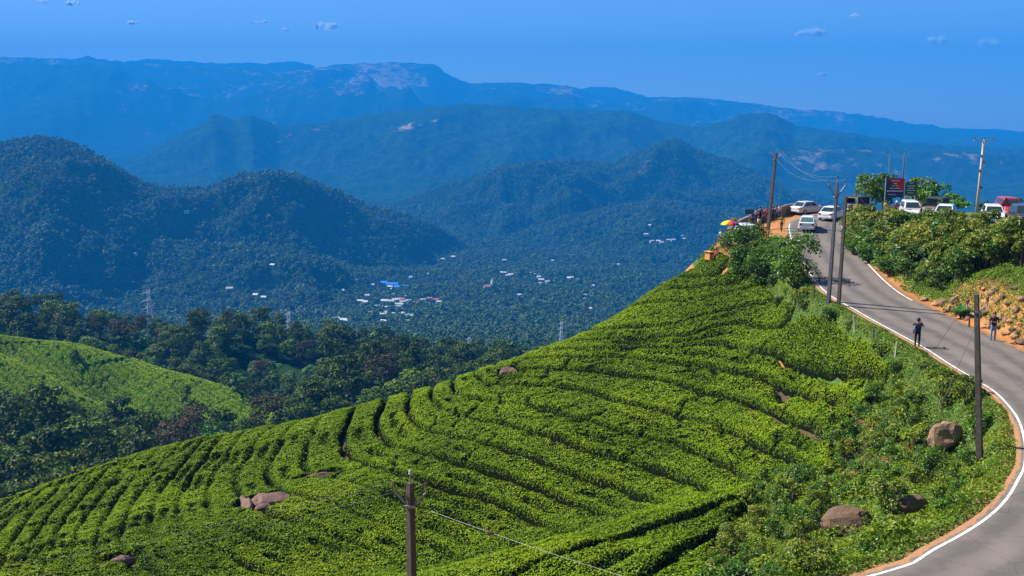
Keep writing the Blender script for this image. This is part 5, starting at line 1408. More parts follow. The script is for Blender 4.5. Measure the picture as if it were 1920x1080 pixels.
def wheel(parent, x, y, r_=0.31, w_=0.19):
    s_ = 1 if x > 0 else -1
    b = MB(); b.lathe([(r_ * 0.62, -w_ / 2), (r_ * 0.93, -w_ / 2), (r_, -w_ * 0.3), (r_, w_ * 0.3), (r_ * 0.93, w_ / 2), (r_ * 0.62, w_ / 2)], (x, y, r_), 18, 'X'); wo = b.build('wheel', M['tyre'], parent, True)
    b = MB(); b.lathe([(r_ * 0.6, -0.02), (r_ * 0.55, 0.012), (r_ * 0.15, 0.03), (0.03, 0.03)] if s_ > 0 else [(0.03, -0.03), (r_ * 0.15, -0.03), (r_ * 0.55, -0.012), (r_ * 0.6, 0.02)], (x + s_ * w_ * 0.5, y, r_), 14, 'X'); b.build('rim', M['rim'], wo, False)
def lerp(a, b, t): return a + (b - a) * t
def panel(parent, name, mat, c4, inset=(0.06, 0.10), off=0.012, parts=1, gap=0.04):
    """window panes on a greenhouse face; c4 = bottom-left, bottom-right, top-right, top-left"""
    bl, br, tr, tl = [Vector(q) for q in c4]; n = (br - bl).cross(tl - bl).normalized()
    for k in range(parts):
        u0 = k / parts + (inset[0] if k == 0 else gap / 2); u1 = (k + 1) / parts - (inset[0] if k == parts - 1 else gap / 2)
        P = [lerp(lerp(bl, br, u), lerp(tl, tr, u), v) for u, v in ((u0, inset[1]), (u1, inset[1]), (u1, 1 - inset[1]), (u0, 1 - inset[1]))]
        b = MB(); b.loft([[p - n * 0.02 for p in P], [p + n * off for p in P]]); b.build(name, mat, parent)
def car(name, label, px, py, heading, body, kind='sedan', L=4.2, W=1.68, H=1.48, d0=60, d1=130, pos=None, glass=None, cat='car'):
    p = pos if pos is not None else ground_hit(px, py, d0, d1)
    e = empty(name, (p[0], p[1], p[2] + 0.02), heading); tag(e, label, cat, 'parked vehicles')
    gl = glass or M['glass']; hw = W / 2; hl = L / 2
    zb = 0.22; zt = H * 0.63
    st = {'sedan': [(-1.0, .80, .36, .54), (-.96, .92, .25, .615), (-.62, .99, .22, .635), (0, 1, .2, .625), (.55, .99, .22, .60), (.88, .93, .26, .53), (1.0, .78, .34, .44)],
          'hatch': [(-1.0, .86, .36, .58), (-.97, .95, .25, .63), (-.6, .99, .22, .64), (0, 1, .2, .63), (.55, .99, .22, .61), (.9, .92, .26, .53), (1.0, .78, .34, .43)],
          'suv': [(-1.0, .90, .34, .56), (-.97, .96, .28, .60), (-.6, .99, .26, .61), (0, 1, .25, .60), (.55, .99, .26, .59), (.92, .94, .28, .53), (1.0, .84, .34, .45)]}[kind]
    b = MB(); rings = []
    for yk, wk, z0, zk in st:
        w_ = hw * wk; z1 = H * zk; y = yk * hl
        rings.append([Vector(v) for v in ((-w_ * .90, y, z0), (-w_ * .99, y, z0 + .1), (-w_, y, (z0 + z1) / 2 + .06), (-w_ * .94, y, z1 - 0.03), (-w_ * .80, y, z1), (w_ * .80, y, z1), (w_ * .94, y, z1 - 0.03), (w_, y, (z0 + z1) / 2 + .06), (w_ * .99, y, z0 + .1), (w_ * .90, y, z0))])
    b.loft(rings); b.build('body', body, e, False, 0.012)
    g = {'sedan': (-.80, .50, -.50, .16), 'hatch': (-.95, .52, -.74, .18), 'suv': (-.97, .46, -.86, .14)}[kind]
    zb_ = zt - 0.02; wb = hw * .90; wt = hw * .70; zr = H - 0.05
    B = [Vector(v) for v in ((-wb, g[0] * hl, zb_), (wb, g[0] * hl, zb_), (wb, g[1] * hl, zb_), (-wb, g[1] * hl, zb_))]
    T = [Vector(v) for v in ((-wt, g[2] * hl, zr), (wt, g[2] * hl, zr), (wt, g[3] * hl, zr), (-wt, g[3] * hl, zr))]
    T2 = [Vector((q.x * .82, lerp(q.y, (g[2] + g[3]) / 2 * hl, .14), H)) for q in T]
    b = MB(); b.loft([B, T, T2]); b.build('roof', body, e, False, 0.015)
    panel(e, 'rear_window', gl, (B[0], B[1], T[1], T[0])); panel(e, 'windscreen', gl, (B[2], B[3], T[3], T[2]))
    panel(e, 'side_window', M['glass'], (B[1], B[2], T[2], T[1]), (0.10, 0.12), parts=3 if kind == 'suv' else 2); panel(e, 'side_window', M['glass'], (B[3], B[0], T[0], T[3]), (0.10, 0.12), parts=3 if kind == 'suv' else 2)
    for x in (-1, 1):
        for y in (-.62, .62): wheel(e, x * hw * .90, y * hl)
        b = MB(); b.box((x * hw * .70, -hl * .985, H * .50), (hw * .28, 0.10, H * .13)); b.build('tail_light', M['tail'], e, bevel=0.01)
        b = MB(); b.box((x * hw * .66, hl * .955, H * .42), (hw * .30, 0.14, H * .09)); b.build('headlight', M['lamp'], e, bevel=0.01)
        b = MB(); b.box((x * (hw + 0.07), g[1] * hl * .86, zt + 0.06), (0.16, 0.09, 0.11)); b.build('mirror', body, e, bevel=0.015)
        for y in (-.28, .14):
            b = MB(); b.box((x * hw * .992, y * hl, zt - .13), (0.03, 0.16, 0.03)); b.build('door_handle', body if kind != 'suv' else M['black'], e)
    b = MB(); b.box((0, -hl * .995, H * .29), (W * .84, 0.10, H * .10)); b.build('bumper', body, e, bevel=0.02)
    b = MB(); b.box((0, hl * .985, H * .26), (W * .80, 0.12, H * .11)); b.build('bumper', body, e, bevel=0.02)
    b = MB(); b.box((0, -hl * 1.0 - 0.012, H * .42), (0.44, 0.02, 0.12)); b.build('number_plate', M['plate'], e)
    b = MB(); b.box((0, hl * .99, H * .38), (W * .42, 0.06, 0.10)); b.build('grille', M['black'], e)
    return e
def jeep(label, px, py, heading, d0=80, d1=125, pos=None):
    p = pos if pos is not None else ground_hit(px, py, d0, d1)
    e = empty('jeep', (p[0], p[1], p[2] + 0.02), heading); tag(e, label, 'jeep', 'parked vehicles')
    b = MB(); b.box((0, -0.55, 0.78), (1.55, 2.3, 0.62)); b.box((0, 1.15, 0.82), (1.15, 1.2, 0.55)); b.build('body', M['jeep_paint'], e, bevel=0.03)
    for x in (-1, 1):
        b = MB(); b.box((x * 0.70, 1.2, 0.78), (0.34, 1.1, 0.07)); b.build('fender', M['jeep_paint'], e, bevel=0.02)
        for y in (-1.05, 1.2): wheel(e, x * 0.68, y, 0.36, 0.22)
        b = MB(); b.box((x * 0.62, -1.72, 0.74), (0.14, 0.05, 0.2)); b.build('tail_light', M['tail'], e)
        b = MB(); b.lathe([(0.02, -0.03), (0.1, -0.02), (0.1, 0.03), (0.05, 0.05)], (x * 0.42, 1.78, 0.9), 10, 'Y'); b.build('headlight', M['lamp'], e)
        b = MB(); b.box((x * 0.765, -0.75, 1.47), (0.03, 1.8, 0.72)); b.build('canvas_side', M['canvas'], e)
    b = MB(); b.box((0, -0.45, 1.86), (1.58, 2.4, 0.07)); b.build('canvas_roof', M['canvas'], e, bevel=0.02)
    for x in (-0.74, 0.74):
        b = MB(); b.box((x, -1.68, 1.46), (0.10, 0.08, 0.78)); b.build('rear_post', M['jeep_paint'], e)
    b = MB(); b.box((0, -1.69, 1.83), (1.58, 0.07, 0.12)); b.build('rear_rail', M['jeep_paint'], e)
    b = MB(); b.box((0, 0.62, 1.42), (1.45, 0.04, 0.66)); b.build('windscreen', M['glass'], e)
    b = MB(); b.lathe([(0.2, -0.11), (0.33, -0.1), (0.36, 0), (0.33, 0.1), (0.2, 0.11)], (0.1, -1.80, 0.75), 16, 'Y'); b.build('spare_wheel', M['tyre'], e, True)
    b = MB(); b.box((0, -1.74, 0.5), (1.5, 0.12, 0.14)); b.build('bumper', M['rim'], e, bevel=0.02)
    return e
car('parked_car', 'white hatchback on the road, nearest of the cars, seen from behind', 1514, 432, R(-20), M['car_white'], 'hatch', 3.75, 1.64, 1.52, glass=M['glass_teal'])
car('parked_car', 'white sedan right of the white hatchback, partly behind the paired poles', 1560, 412, R(-38), M['car_white'], 'sedan', 4.3, 1.7, 1.46)
car('parked_car', 'silver sedan parked at the parapet, farthest of the three cars on the bend', 1514, 401, R(-58), M['car_silver'], 'sedan', 4.4, 1.74, 1.48)
pz = at(1402, 445, 96); car('parked_car', 'white car nose-on beside the rainbow umbrella, hidden by bushes below', 0, 0, R(188), M['car_white'], 'hatch', 3.7, 1.62, 1.5, pos=(pz[0], pz[1], gz(pz[0], pz[1])))
qj = at(1612, 395, 109); jeep('brown jeep with dark canvas top and open back at the bend', 0, 0, R(-52), pos=(qj[0], qj[1], gz(qj[0], qj[1])))
def upper(px, D): 
    q = at(px, 400, D); return (q[0], q[1], gz(q[0], q[1]))
car('parked_car', 'white boxy car facing the camera beside the red and navy board', 0, 0, R(168), M['car_white'], 'suv', 3.9, 1.66, 1.68, pos=upper(1708, 91))
car('parked_car', 'white car half hidden by shrubs in the middle of the upper road', 0, 0, R(150), M['car_white'], 'sedan', 4.2, 1.7, 1.48, pos=upper(1772, 87))
car('parked_car', 'white car right of the tall pale pole, behind the hedge', 0, 0, R(160), M['car_white'], 'hatch', 4.0, 1.68, 1.55, pos=upper(1862, 84))
car('parked_car', 'red car behind the warning sign with only its top showing', 0, 0, R(170), M['car_red'], 'suv', 4.2, 1.7, 1.75, pos=upper(1892, 92))
car('parked_car', 'dark car at the right edge of the picture behind the hedge', 0, 0, R(165), M['car_dark'], 'hatch', 4.0, 1.68, 1.52, pos=upper(1918, 84))
jeep('dark jeep half hidden behind shrubs right of the white boxy car', 0, 0, R(140), pos=upper(1752, 97))
# ------------------------------------------------------------------ people
M['skin'] = plain('skin', (0.22, 0.105, 0.06), 0.6, 0, 0.1, 6); M['hair'] = plain('black_hair', (0.012, 0.010, 0.010), 0.5, 0, 0.3, 20); M['shoe'] = plain('dark_shoe', (0.03, 0.025, 0.02), 0.6, 0, 0.2, 8)
CLO = {}
def cloth(c):
    if c not in CLO: CLO[c] = plain('cloth_%02d' % len(CLO), c, 0.85, 0, 0.2, 9, 0.2)
    return CLO[c]
def person(label, pos, rz, shirt, trousers, pose='stand', h=1.68, hair=True, cap=None, stride=0.0, kid=1.0, sleeves=True):
    s = h / 1.72
    J = []; E = []; RAD = []; LAB = []
    def v(p, r_, par, lab):
        J.append(Vector(p)); RAD.append(r_); LAB.append(lab)
        if par is not None: E.append((par, len(J) - 1))
        return len(J) - 1
    sit = pose == 'sit'; dz = -0.5 if sit else 0.0
    pel = v((0, 0, .95 + dz), (.155, .115), None, 'T'); ab = v((0, 0, 1.12 + dz), (.14, .10), pel, 'S'); ch = v((0, 0.01, 1.33 + dz), (.165, .115), ab, 'S')
    nk = v((0, 0.01, 1.47 + dz), (.055, .055), ch, 'K'); hd = v((0, .03, 1.57 + dz), (.082, .098), nk, 'K'); ht = v((0, .02, 1.67 + dz), (.070, .085), hd, 'K'); v((0, .145, 1.575 + dz), (.016, .016), hd, 'K')
    for sd_ in (-1, 1):
        st = stride * sd_
        hp = v((sd_ * .09, 0, .88 + dz), (.088, .088), pel, 'T')
        if sit:
            kn = v((sd_ * .12, .42, .48), (.062, .062), hp, 'T'); an = v((sd_ * .12, .46, .09), (.045, .045), kn, 'T'); v((sd_ * .13, .60, .04), (.036, .03), an, 'F')
        else:
            kn = v((sd_ * .10, .03 + st * .5, .49), (.062, .062), hp, 'T'); an = v((sd_ * .10, st - .02, .09), (.045, .045), kn, 'T'); v((sd_ * .12, st + .13, .04), (.036, .03), an, 'F')
        sh = v((sd_ * .185, 0, 1.40 + dz), (.064, .064), ch, 'S')
        if pose == 'camera': el, wr = (sd_ * .28, .16, 1.24), (sd_ * .09, .30, 1.52)
        elif pose == 'point' and sd_ < 0: el, wr = (-.42, .05, 1.30), (-.62, .10, 1.28)
        elif pose == 'hold' and sd_ > 0: el, wr = (.25, .12, 1.18), (.16, .26, 1.38)
        elif pose == 'fold': el, wr = (sd_ * .26, .08, 1.15), (sd_ * -.02, .22, 1.18)
        else: el, wr = (sd_ * .25, -.02 - st * .3, 1.13 + dz), (sd_ * .26, .08 - st * .5, .90 + dz)
        e_ = v(el, (.044, .044), sh, 'S' if sleeves else 'K'); w_ = v(wr, (.031, .031), e_, 'K')
        d = (Vector(wr) - Vector(el)).normalized(); sx = d.cross(Vector((0, 1, 0.3))).normalized()
        pm = v(Vector(wr) + d * .07, (.030, .036), w_, 'K')
        for f in range(4):
            b0 = Vector(wr) + d * .12 + sx * (f - 1.5) * .021; f1 = v(b0, (.0095, .0095), pm, 'K')
            v(b0 + d * (.045, .055, .052, .038)[f] + Vector((0, .02, 0)), (.0085, .0085), f1, 'K')
        t1 = v(Vector(wr) + d * .06 + sx * .048, (.011, .011), w_, 'K'); v(Vector(wr) + d * .10 + sx * .062, (.0095, .0095), t1, 'K')
    bm = bmesh.new(); lay = bm.verts.layers.skin.verify()
    vs_ = [bm.verts.new(p) for p in J]
    for a, b in E: bm.edges.new((vs_[a], vs_[b]))
    for q, r_ in zip(vs_, RAD): q[lay].radius = r_
    vs_[0][lay].use_root = True
    me = bpy.data.meshes.new('tmp'); bm.to_mesh(me); bm.free()
    o = bpy.data.objects.new('tmp', me); COL.objects.link(o)
    md = o.modifiers.new('skin', 'SKIN'); md.use_smooth_shade = True
    md = o.modifiers.new('sub', 'SUBSURF'); md.levels = 1; md.render_levels = 1
    dg = bpy.context.evaluated_depsgraph_get()
    out = bpy.data.meshes.new_from_object(o.evaluated_get(dg)); bpy.data.objects.remove(o)
    out.name = 'person'
    out.materials.clear()
    for m_ in (M['skin'], cloth(shirt), cloth(trousers), M['shoe']): out.materials.append(m_)
    Jn = np.array([tuple(p) for p in J]); A = np.array([Jn[a] for a, b in E]); B = np.array([Jn[b] for a, b in E]); EL = [LAB[b] for a, b in E]
    C = np.array([tuple(pl.center) for pl in out.polygons])
    t = np.clip(((C[:, None] - A) * (B - A)).sum(-1) / (((B - A) ** 2).sum(-1) + 1e-9), 0, 1)
    d = np.linalg.norm(C[:, None] - (A + t[..., None] * (B - A)), axis=-1)
    mi = {'K': 0, 'S': 1, 'T': 2, 'F': 3}
    idx = np.array([mi[EL[k]] for k in d.argmin(1)])
    idx = np.where((idx == 1) & (C[:, 2] < 0.93 + dz), 2, idx); idx = np.where((idx == 2) & (C[:, 2] > 0.97 + dz), 1, idx)
    out.polygons.foreach_set('material_index', idx.astype(np.int32)); out.polygons.foreach_set('use_smooth', [True] * len(out.polygons))
    po = bpy.data.objects.new('person', out); COL.objects.link(po)
    po.location = pos; po.rotation_euler = (0, 0, rz); po.scale = (s * kid,) * 3
    tag(po, label, 'person', 'people at the viewpoint')
    hz_ = 1.655 + dz
    b = MB(); b.lathe([(0.094, -0.07), (0.104, -0.01), (0.098, 0.05), (0.07, 0.095), (0.02, 0.112)], (0, -0.008, hz_), 12)
    ho = b.build('cap' if cap else 'hair', cloth(cap) if cap else M['hair'], po, True)
    if cap:
        b = MB(); b.box((0, 0.13, hz_), (0.15, 0.12, 0.02)); b.build('peak', cloth(cap), ho)
    return po
def G(px, py, d0=60, d1=125): return ground_hit(px, py, d0, d1)
AWAY = 0.0
pw = G(1719, 652, 45, 80)
person('man in navy shirt raising a camera at the road edge', pw, R(-25), (0.022, 0.025, 0.075), (0.012, 0.012, 0.014), 'camera', 1.74, stride=0.05)
b = MB(); b.box((0, 0, 0), (0.13, 0.07, 0.09)); b.lathe([(0.035, 0), (0.035, 0.08), (0.03, 0.085)], (0, 0.03, 0), 10, 'Y'); o = b.build('camera_body', M['black'], bevel=0.005)
o.location = Vector(pw) + Matrix.Rotation(R(-25), 3, 'Z') @ Vector((0, .36, 1.56)); o.rotation_euler = (0, 0, R(-25)); tag(o, 'small black camera held up by the man in navy', 'camera')
b = MB(); b.tube([(-.13, 0.02, 1.44), (-0.19, -.12, 1.2), (-.17, -.13, 0.98)], 0.03, 6); b.box((-0.19, -0.13, 0.98), (0.14, 0.16, 0.28)); o = b.build('shoulder_bag', cloth((0.20, 0.20, 0.24))); o.location = pw; o.rotation_euler = (0, 0, R(-25)); tag(o, 'grey shoulder bag on the hip of the man in navy', 'bag')
person('man in dark shirt and blue jeans standing before the orange bank', G(1861, 641, 40, 75), R(160), (0.015, 0.016, 0.028), (0.13, 0.24, 0.42), 'fold', 1.76)
person('man in mustard yellow shirt walking on the orange verge', G(1465, 434), R(10), (0.48, 0.33, 0.02), (0.05, 0.025, 0.015), 'point', 1.66, stride=0.12)
person('woman in bright red beside the leaning pole', G(1437, 416), R(150), (0.50, 0.02, 0.03), (0.30, 0.02, 0.03), 'fold', 1.6)
person('person in dark red at the parapet left of the leaning pole', G(1432, 410), R(20), (0.16, 0.012, 0.015), (0.03, 0.02, 0.02), 'stand', 1.7)
person('person in black at the parapet, leftmost of the crowd by the pole', G(1425, 416), R(-60), (0.014, 0.014, 0.016), (0.014, 0.014, 0.016), 'hold', 1.66)
person('person in lilac shirt right of the leaning pole', G(1455, 415), R(40), (0.34, 0.26, 0.40), (0.012, 0.012, 0.025), 'camera', 1.72)
person('person in dark teal just right of the leaning pole', G(1449, 417), R(10), (0.02, 0.07, 0.07), (0.015, 0.03, 0.035), 'stand', 1.7)
person('child in black and white below the crowd', G(1430, 426), R(170), (0.05, 0.06, 0.08), (0.02, 0.02, 0.025), 'stand', 1.35)
person('person in pale pink crouching lower left of the crowd', G(1422, 426), R(120), (0.45, 0.30, 0.30), (0.04, 0.04, 0.05), 'sit', 1.6)
person('person in pink shirt by the jeep, left of the paired pole', G(1546, 392), R(150), (0.55, 0.05, 0.12), (0.03, 0.025, 0.03), 'stand', 1.68)
person('person in dark clothes behind the left paired pole', G(1556, 391), R(190), (0.03, 0.025, 0.03), (0.02, 0.02, 0.02), 'hold', 1.7)
person('person in dark purple between the paired poles and the jeep', G(1581, 392), R(100), (0.07, 0.03, 0.07), (0.02, 0.02, 0.025), 'stand', 1.7)
for px, py, c1, c2, pz_, lb in [(1417, 419, (0.10, 0.10, 0.14), (0.03, 0.03, 0.04), 'camera', 'person in slate grey at the parapet left of the one in black'), (1444, 411, (0.30, 0.03, 0.05), (0.02, 0.02, 0.03), 'stand', 'person in wine red hidden behind the leaning pole'),
                             (1461, 411, (0.55, 0.55, 0.52), (0.05, 0.06, 0.10), 'hold', 'person in off-white right of the lilac shirt'), (1411, 426, (0.05, 0.10, 0.22), (0.02, 0.02, 0.03), 'stand', 'person in blue near the parked white car by the parapet')]:
    person(lb, G(px, py), R(random.uniform(-60, 200)), c1, c2, pz_, random.uniform(1.6, 1.76))
def U(px, D): q = at(px, 400, D); return (q[0], q[1], gz(q[0], q[1]))
person('woman in yellow scarf right of the jeep', U(1661, 98), R(170), (0.55, 0.40, 0.05), (0.40, 0.25, 0.12), 'stand', 1.62)
person('person in maroon with white cap before the red and navy board', U(1680, 93), R(150), (0.11, 0.01, 0.04), (0.03, 0.01, 0.02), 'fold', 1.7, cap=(0.7, 0.72, 0.8))
person('person in white and blue left of the white boxy car', U(1691, 95), R(20), (0.55, 0.58, 0.78), (0.10, 0.12, 0.35), 'stand', 1.72)
person('person in brown right in front of the white boxy car', U(1727, 89), R(60), (0.20, 0.14, 0.08), (0.03, 0.02, 0.03), 'hold', 1.7)
person('person in lilac beside the rainbow umbrella', G(1389, 446, 70), R(130), (0.42, 0.32, 0.48), (0.35, 0.28, 0.42), 'stand', 1.66)
pu = G(1352, 462, 70); 
person('umbrella seller in white under the rainbow umbrella', pu, R(160), (0.60, 0.60, 0.66), (0.30, 0.28, 0.28), 'stand', 1.6)
person('person in crimson at the hill edge left of the dark bush', G(1343, 488, 70), R(120), (0.50, 0.02, 0.06), (0.20, 0.03, 0.05), 'sit', 1.66)
# rainbow umbrella
cu = Vector(at(1369, 421, pu.y)); e = empty('umbrella', (cu.x, cu.y, gz(cu.x, cu.y))); tag(e, 'big rainbow umbrella tilted over the stall at the cliff edge', 'umbrella'); zc = cu.z - e.location.z
ru = 18 * pu.y / 1867.0
cols = [(0.75, 0.55, 0.02), (0.70, 0.50, 0.03), (0.72, 0.22, 0.02), (0.60, 0.05, 0.03), (0.50, 0.03, 0.06), (0.22, 0.05, 0.28), (0.10, 0.05, 0.32), (0.08, 0.06, 0.35)]
for k in range(8):
    a0 = math.pi * 1.0 + k * math.pi / 4 - math.pi / 8; b = MB(); rings = []
    for q in range(5):
        t_ = q / 4; rad = ru * math.sin(t_ * 1.35) / math.sin(1.35); z = zc + ru * 0.55 * (math.cos(t_ * 1.35) - math.cos(1.35))
        dr = 0.97 if q == 4 else 1.0
        rings.append([Vector((rad * math.cos(a), rad * math.sin(a), z * 1.0)) for a in (a0, a0 + math.pi / 8, a0 + math.pi / 4)])
    V = [p for r_ in rings for p in r_]; F = []
    for q in range(4):
        for j in range(2): F.append((q * 3 + j, q * 3 + j + 1, q * 3 + 4 + j, q * 3 + 3 + j))
    # order the colours from the left (yellow) to the right (violet)
    ci_ = {0: 0, 1: 1, 7: 1, 2: 3, 6: 2, 3: 5, 5: 4, 4: 7}[k]
    b.add(V, F); o = b.build('canopy_panel', cloth(cols[ci_]), e, True)
    sm = o.modifiers.new('thick', 'SOLIDIFY'); sm.thickness = 0.012
b = MB(); b.tube([(0, 0, -0.2), (0, 0, zc + ru * 0.45)], 0.025, 8); b.build('pole', M['steel'], e)
p = G(1333, 487, 70); b = MB(); b.box((0, 0, 0.35), (1.0, 0.8, 0.75), 0, 0.85); b.box((0, 0, 0.76), (1.1, 0.9, 0.06)); o = b.build('stall_box', plain('orange_cloth', (0.55, 0.22, 0.05), 0.9, 0, 0.2, 4), bevel=0.02); o.location = p; o.rotation_euler = (0, 0, 0.5)
tag(o, 'orange low box at the very edge of the hill', 'box')

# ------------------------------------------------------------------ valley houses and pylons
M['h_white'] = plain('white_roof', (0.44, 0.45, 0.46), 0.6, 0, 0.1, 0.5); M['h_wall'] = plain('pale_wall', (0.34, 0.30, 0.25), 0.8, 0, 0.15, 0.5); M['h_blue'] = plain('blue_roof', (0.02, 0.20, 0.62), 0.5, 0, 0.1, 0.5)
M['h_red'] = plain('red_tile_roof', (0.36, 0.15, 0.11), 0.8, 0, 0.2, 0.5); M['h_teal'] = plain('teal_roof', (0.22, 0.45, 0.45), 0.6, 0, 0.1, 0.5); M['h_win'] = plain('house_window', (0.04, 0.05, 0.06), 0.3)
def house(v, L_, W_, Hh, roof, wall, rz, label, name='house'):
    e = empty(name, (v.x, v.y, v.z - 1.0), rz); tag(e, label, 'house', 'valley houses')
    b = MB(); b.box((0, 0, Hh / 2), (L_, W_, Hh)); b.build('wall', wall, e)
    b = MB(); o_ = 0.8; rh = W_ * 0.28
    A = [Vector((-L_ / 2 - o_, -W_ / 2 - o_, Hh - .2)), Vector((-L_ / 2 - o_, 0, Hh + rh)), Vector((-L_ / 2 - o_, W_ / 2 + o_, Hh - .2)), Vector((-L_ / 2 - o_, W_ / 2 + o_, Hh + .1)), Vector((-L_ / 2 - o_, 0, Hh + rh + .3)), Vector((-L_ / 2 - o_, -W_ / 2 - o_, Hh + .1))]
    b.loft([A, [q + Vector((L_ + 2 * o_, 0, 0)) for q in A]]); b.build('roof', roof, e)
    n_ = max(2, int(L_ / 5))
    for k in range(n_):
        b = MB(); b.box((-L_ / 2 + (k + .5) * L_ / n_, -W_ / 2 - .03, Hh * .55), (1.4, 0.12, 1.5)); b.build('window', M['h_win'], e)
    return e
for i, ((px, py), v) in enumerate(HPOS):
    rz = random.uniform(-0.5, 0.5)
    if i < 3: house(v, [24, 27, 15][i], 12, 6.5, M['h_blue'], M['h_wall'], 0.1, ['long blue-roofed building in the valley, left block', 'long blue-roofed building in the valley, right block', 'small blue-roofed building in the valley at the left end'][i])
    elif (px, py) == (915, 545):
        e = house(v, 20, 10, 9, M['h_red'], M['h_white'], 0.5, 'white church with a spire among trees right of the blue roofs', 'church')
        b = MB(); b.box((8, -3, 8), (5.5, 5.5, 16)); b.build('tower', M['h_white'], e)
        b = MB(); b.box((8, -3, 20), (5.2, 5.2, 8), 0, 0.05); b.build('spire', M['h_white'], e)
    elif i in (13, 14, 16, 17, 18, 19): house(v, random.uniform(10, 18), 7.5, 4.5, M['h_red'], M['h_wall'], rz, 'reddish-roofed house in the village below the blue roofs', 'house')
    elif i in (11, 12): house(v, 17, 9, 5.5, M['h_teal'], M['h_wall'], rz, 'pale teal-roofed building at the lower end of the village')
    else: house(v, random.uniform(7, 14) * (1.25 if i < 13 else 0.85), random.uniform(6, 8.5), random.uniform(4, 6.5), M['h_white'], M['h_white'] if i % 2 else M['h_wall'], rz, 'pale-roofed house in a cluster among valley trees' if i < 13 else 'small pale house scattered among valley trees')
def pylon(px, top, D, label):
    p = at(px, top, D); r_ = math.hypot(p[0], p[1]); a_ = math.atan2(p[0], p[1])
    g = float(mid_z(np.array([p[0]]), np.array([p[1]]))[0]) if r_ < 1250 else float(far_z(np.array([a_]), np.array([r_]))[0][0])
    H = p[2] - g; e = empty('pylon', (p[0], p[1], g), 0.5); tag(e, label, 'pylon', 'transmission pylons')
    wb = min(H * 0.085, 4.0); b = MB()
    def lw(z): return wb * (1 - 0.85 * min(1, z / (H * 0.8))) + 0.25
    for sx in (-1, 1):
        for sy in (-1, 1):
            q = MB(); q.tube([(sx * lw(z), sy * lw(z), z) for z in (0, H * .4, H * .8, H)], [0.32, 0.28, 0.22, 0.18], 4); q.build('leg', M['pyl'], e)
    zs = np.linspace(0, H, 12)
    for k in range(11):
        w0, w1 = lw(zs[k]), lw(zs[k + 1])
        for sx, sy, tx_, ty_ in ((-1, -1, 1, -1), (1, -1, 1, 1), (1, 1, -1, 1), (-1, 1, -1, -1)):
            b.tube([(sx * w0, sy * w0, zs[k]), (tx_ * w1, ty_ * w1, zs[k + 1])], 0.14, 3); b.tube([(tx_ * w0, ty_ * w0, zs[k]), (sx * w1, sy * w1, zs[k + 1])], 0.14, 3)
    b.build('bracing', M['pyl'], e)
    for z in (0.72, 0.83, 0.94):
        q = MB(); q.tube([(-wb * 1.4, 0, H * z), (0, 0, H * (z + .03)), (wb * 1.4, 0, H * z)], [0.1, 0.22, 0.1], 4); q.build('crossarm', M['pyl'], e)
M['pyl'] = plain('pale_galvanised_lattice', (0.62, 0.63, 0.64), 0.5, 0.2, 0.1, 1)
pylon(278, 543, 560, 'white lattice pylon rising above the forest at left'); pylon(541, 584, 620, 'smaller white lattice pylon behind the forest crest'); pylon(880, 632, 640, 'white lattice pylon in the valley just above the tea skyline'); pylon(1053, 603, 760, 'faint lattice pylon farthest right in the valley')

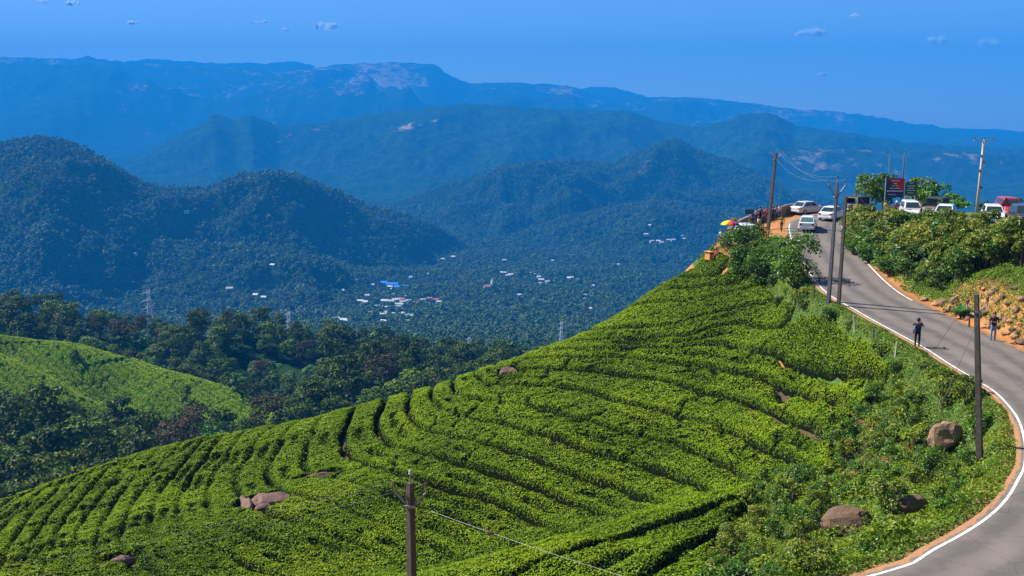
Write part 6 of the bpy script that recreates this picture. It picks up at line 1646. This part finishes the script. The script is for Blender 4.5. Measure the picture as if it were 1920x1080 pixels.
# ------------------------------------------------------------------ clouds (outside the haze)
def cloud_mat():
    m, t, b = mat_base('cloud'); b.inputs['Base Color'].default_value = (0.95, 0.94, 0.95, 1); b.inputs['Roughness'].default_value = 1; b.inputs['Specular IOR Level'].default_value = 0
    tl = N(t, 'ShaderNodeBsdfTranslucent'); tl.inputs[0].default_value = (0.97, 0.96, 0.97, 1); ms = N(t, 'ShaderNodeMixShader'); ms.inputs[0].default_value = 0.5
    t.links.new(b.outputs[0], ms.inputs[1]); t.links.new(tl.outputs[0], ms.inputs[2]); t.links.new(ms.outputs[0], t.nodes['Material Output'].inputs[0])
    return m
M['cloud'] = cloud_mat()
def cloud(px, py, wpx, hpx, label, seed, D=17000, dens=1.0):
    """a drift of small vapour flakes, thick in the middle and thinning outwards"""
    rng = np.random.default_rng(seed); c = at(px, py, D); k = D / 1867.0
    nb_ = max(6, int(wpx / 4)); B = []
    for q in range(nb_):
        u = rng.uniform(-1, 1); env = 1 - 0.65 * abs(u)
        B.append((u * wpx / 2 * k * 0.8, rng.normal(0, 0.25) * hpx * k, rng.uniform(-0.15, 0.3) * hpx * k * env, hpx * k * rng.uniform(0.3, 0.5) * env))
    B = np.array(B); n = int(wpx * hpx * 2.0 * dens) + 60
    b = B[rng.integers(0, nb_, n)]; d = rng.normal(size=(n, 3)); d /= np.linalg.norm(d, axis=1)[:, None]
    P = b[:, :3] + d * (b[:, 3] * rng.random(n) ** 0.6 * 1.15)[:, None]
    P[:, 2] = np.maximum(P[:, 2], -hpx * k * 0.3 + rng.normal(0, 0.04, n) * hpx * k)
    Nn = np.array(SUN)[None] + rng.normal(0, 0.35, (n, 3))
    V, F = leaf_arrays(P, Nn, 1.25 * k * rng.uniform(0.5, 1.6, n), 1.0, 0.02, rng)
    o = mesh_np('cloud', V, F, M['cloud']); o.location = c; tag(o, label, 'cloud', 'small fair-weather clouds')
for i, a in enumerate([(615, 50, 52, 20, 'small white puffy cloud above the far plateau, left of centre'), (1525, 63, 78, 20, 'wide flat white cloud, largest at right'), (1758, 78, 42, 24, 'small white cloud second from the right'), (1853, 82, 42, 25, 'small white cloud farthest right'),
                       (250, 43, 24, 12, 'tiny white cloud at left below the top edge'), (535, 57, 16, 8, 'tiny faint cloud left of the puffy one'), (1537, 140, 28, 12, 'tiny low cloud above the right ridge'), (136, 6, 32, 12, 'small cloud at the top edge at left'), (80, 4, 34, 8, 'thin cloud at the top left corner'), (490, 42, 50, 7, 'thin faint streak of cloud left of the puffy one'), (1600, 30, 34, 10, 'faint thin cloud above the wide flat one')]):
    cloud(*a, 900 + i)
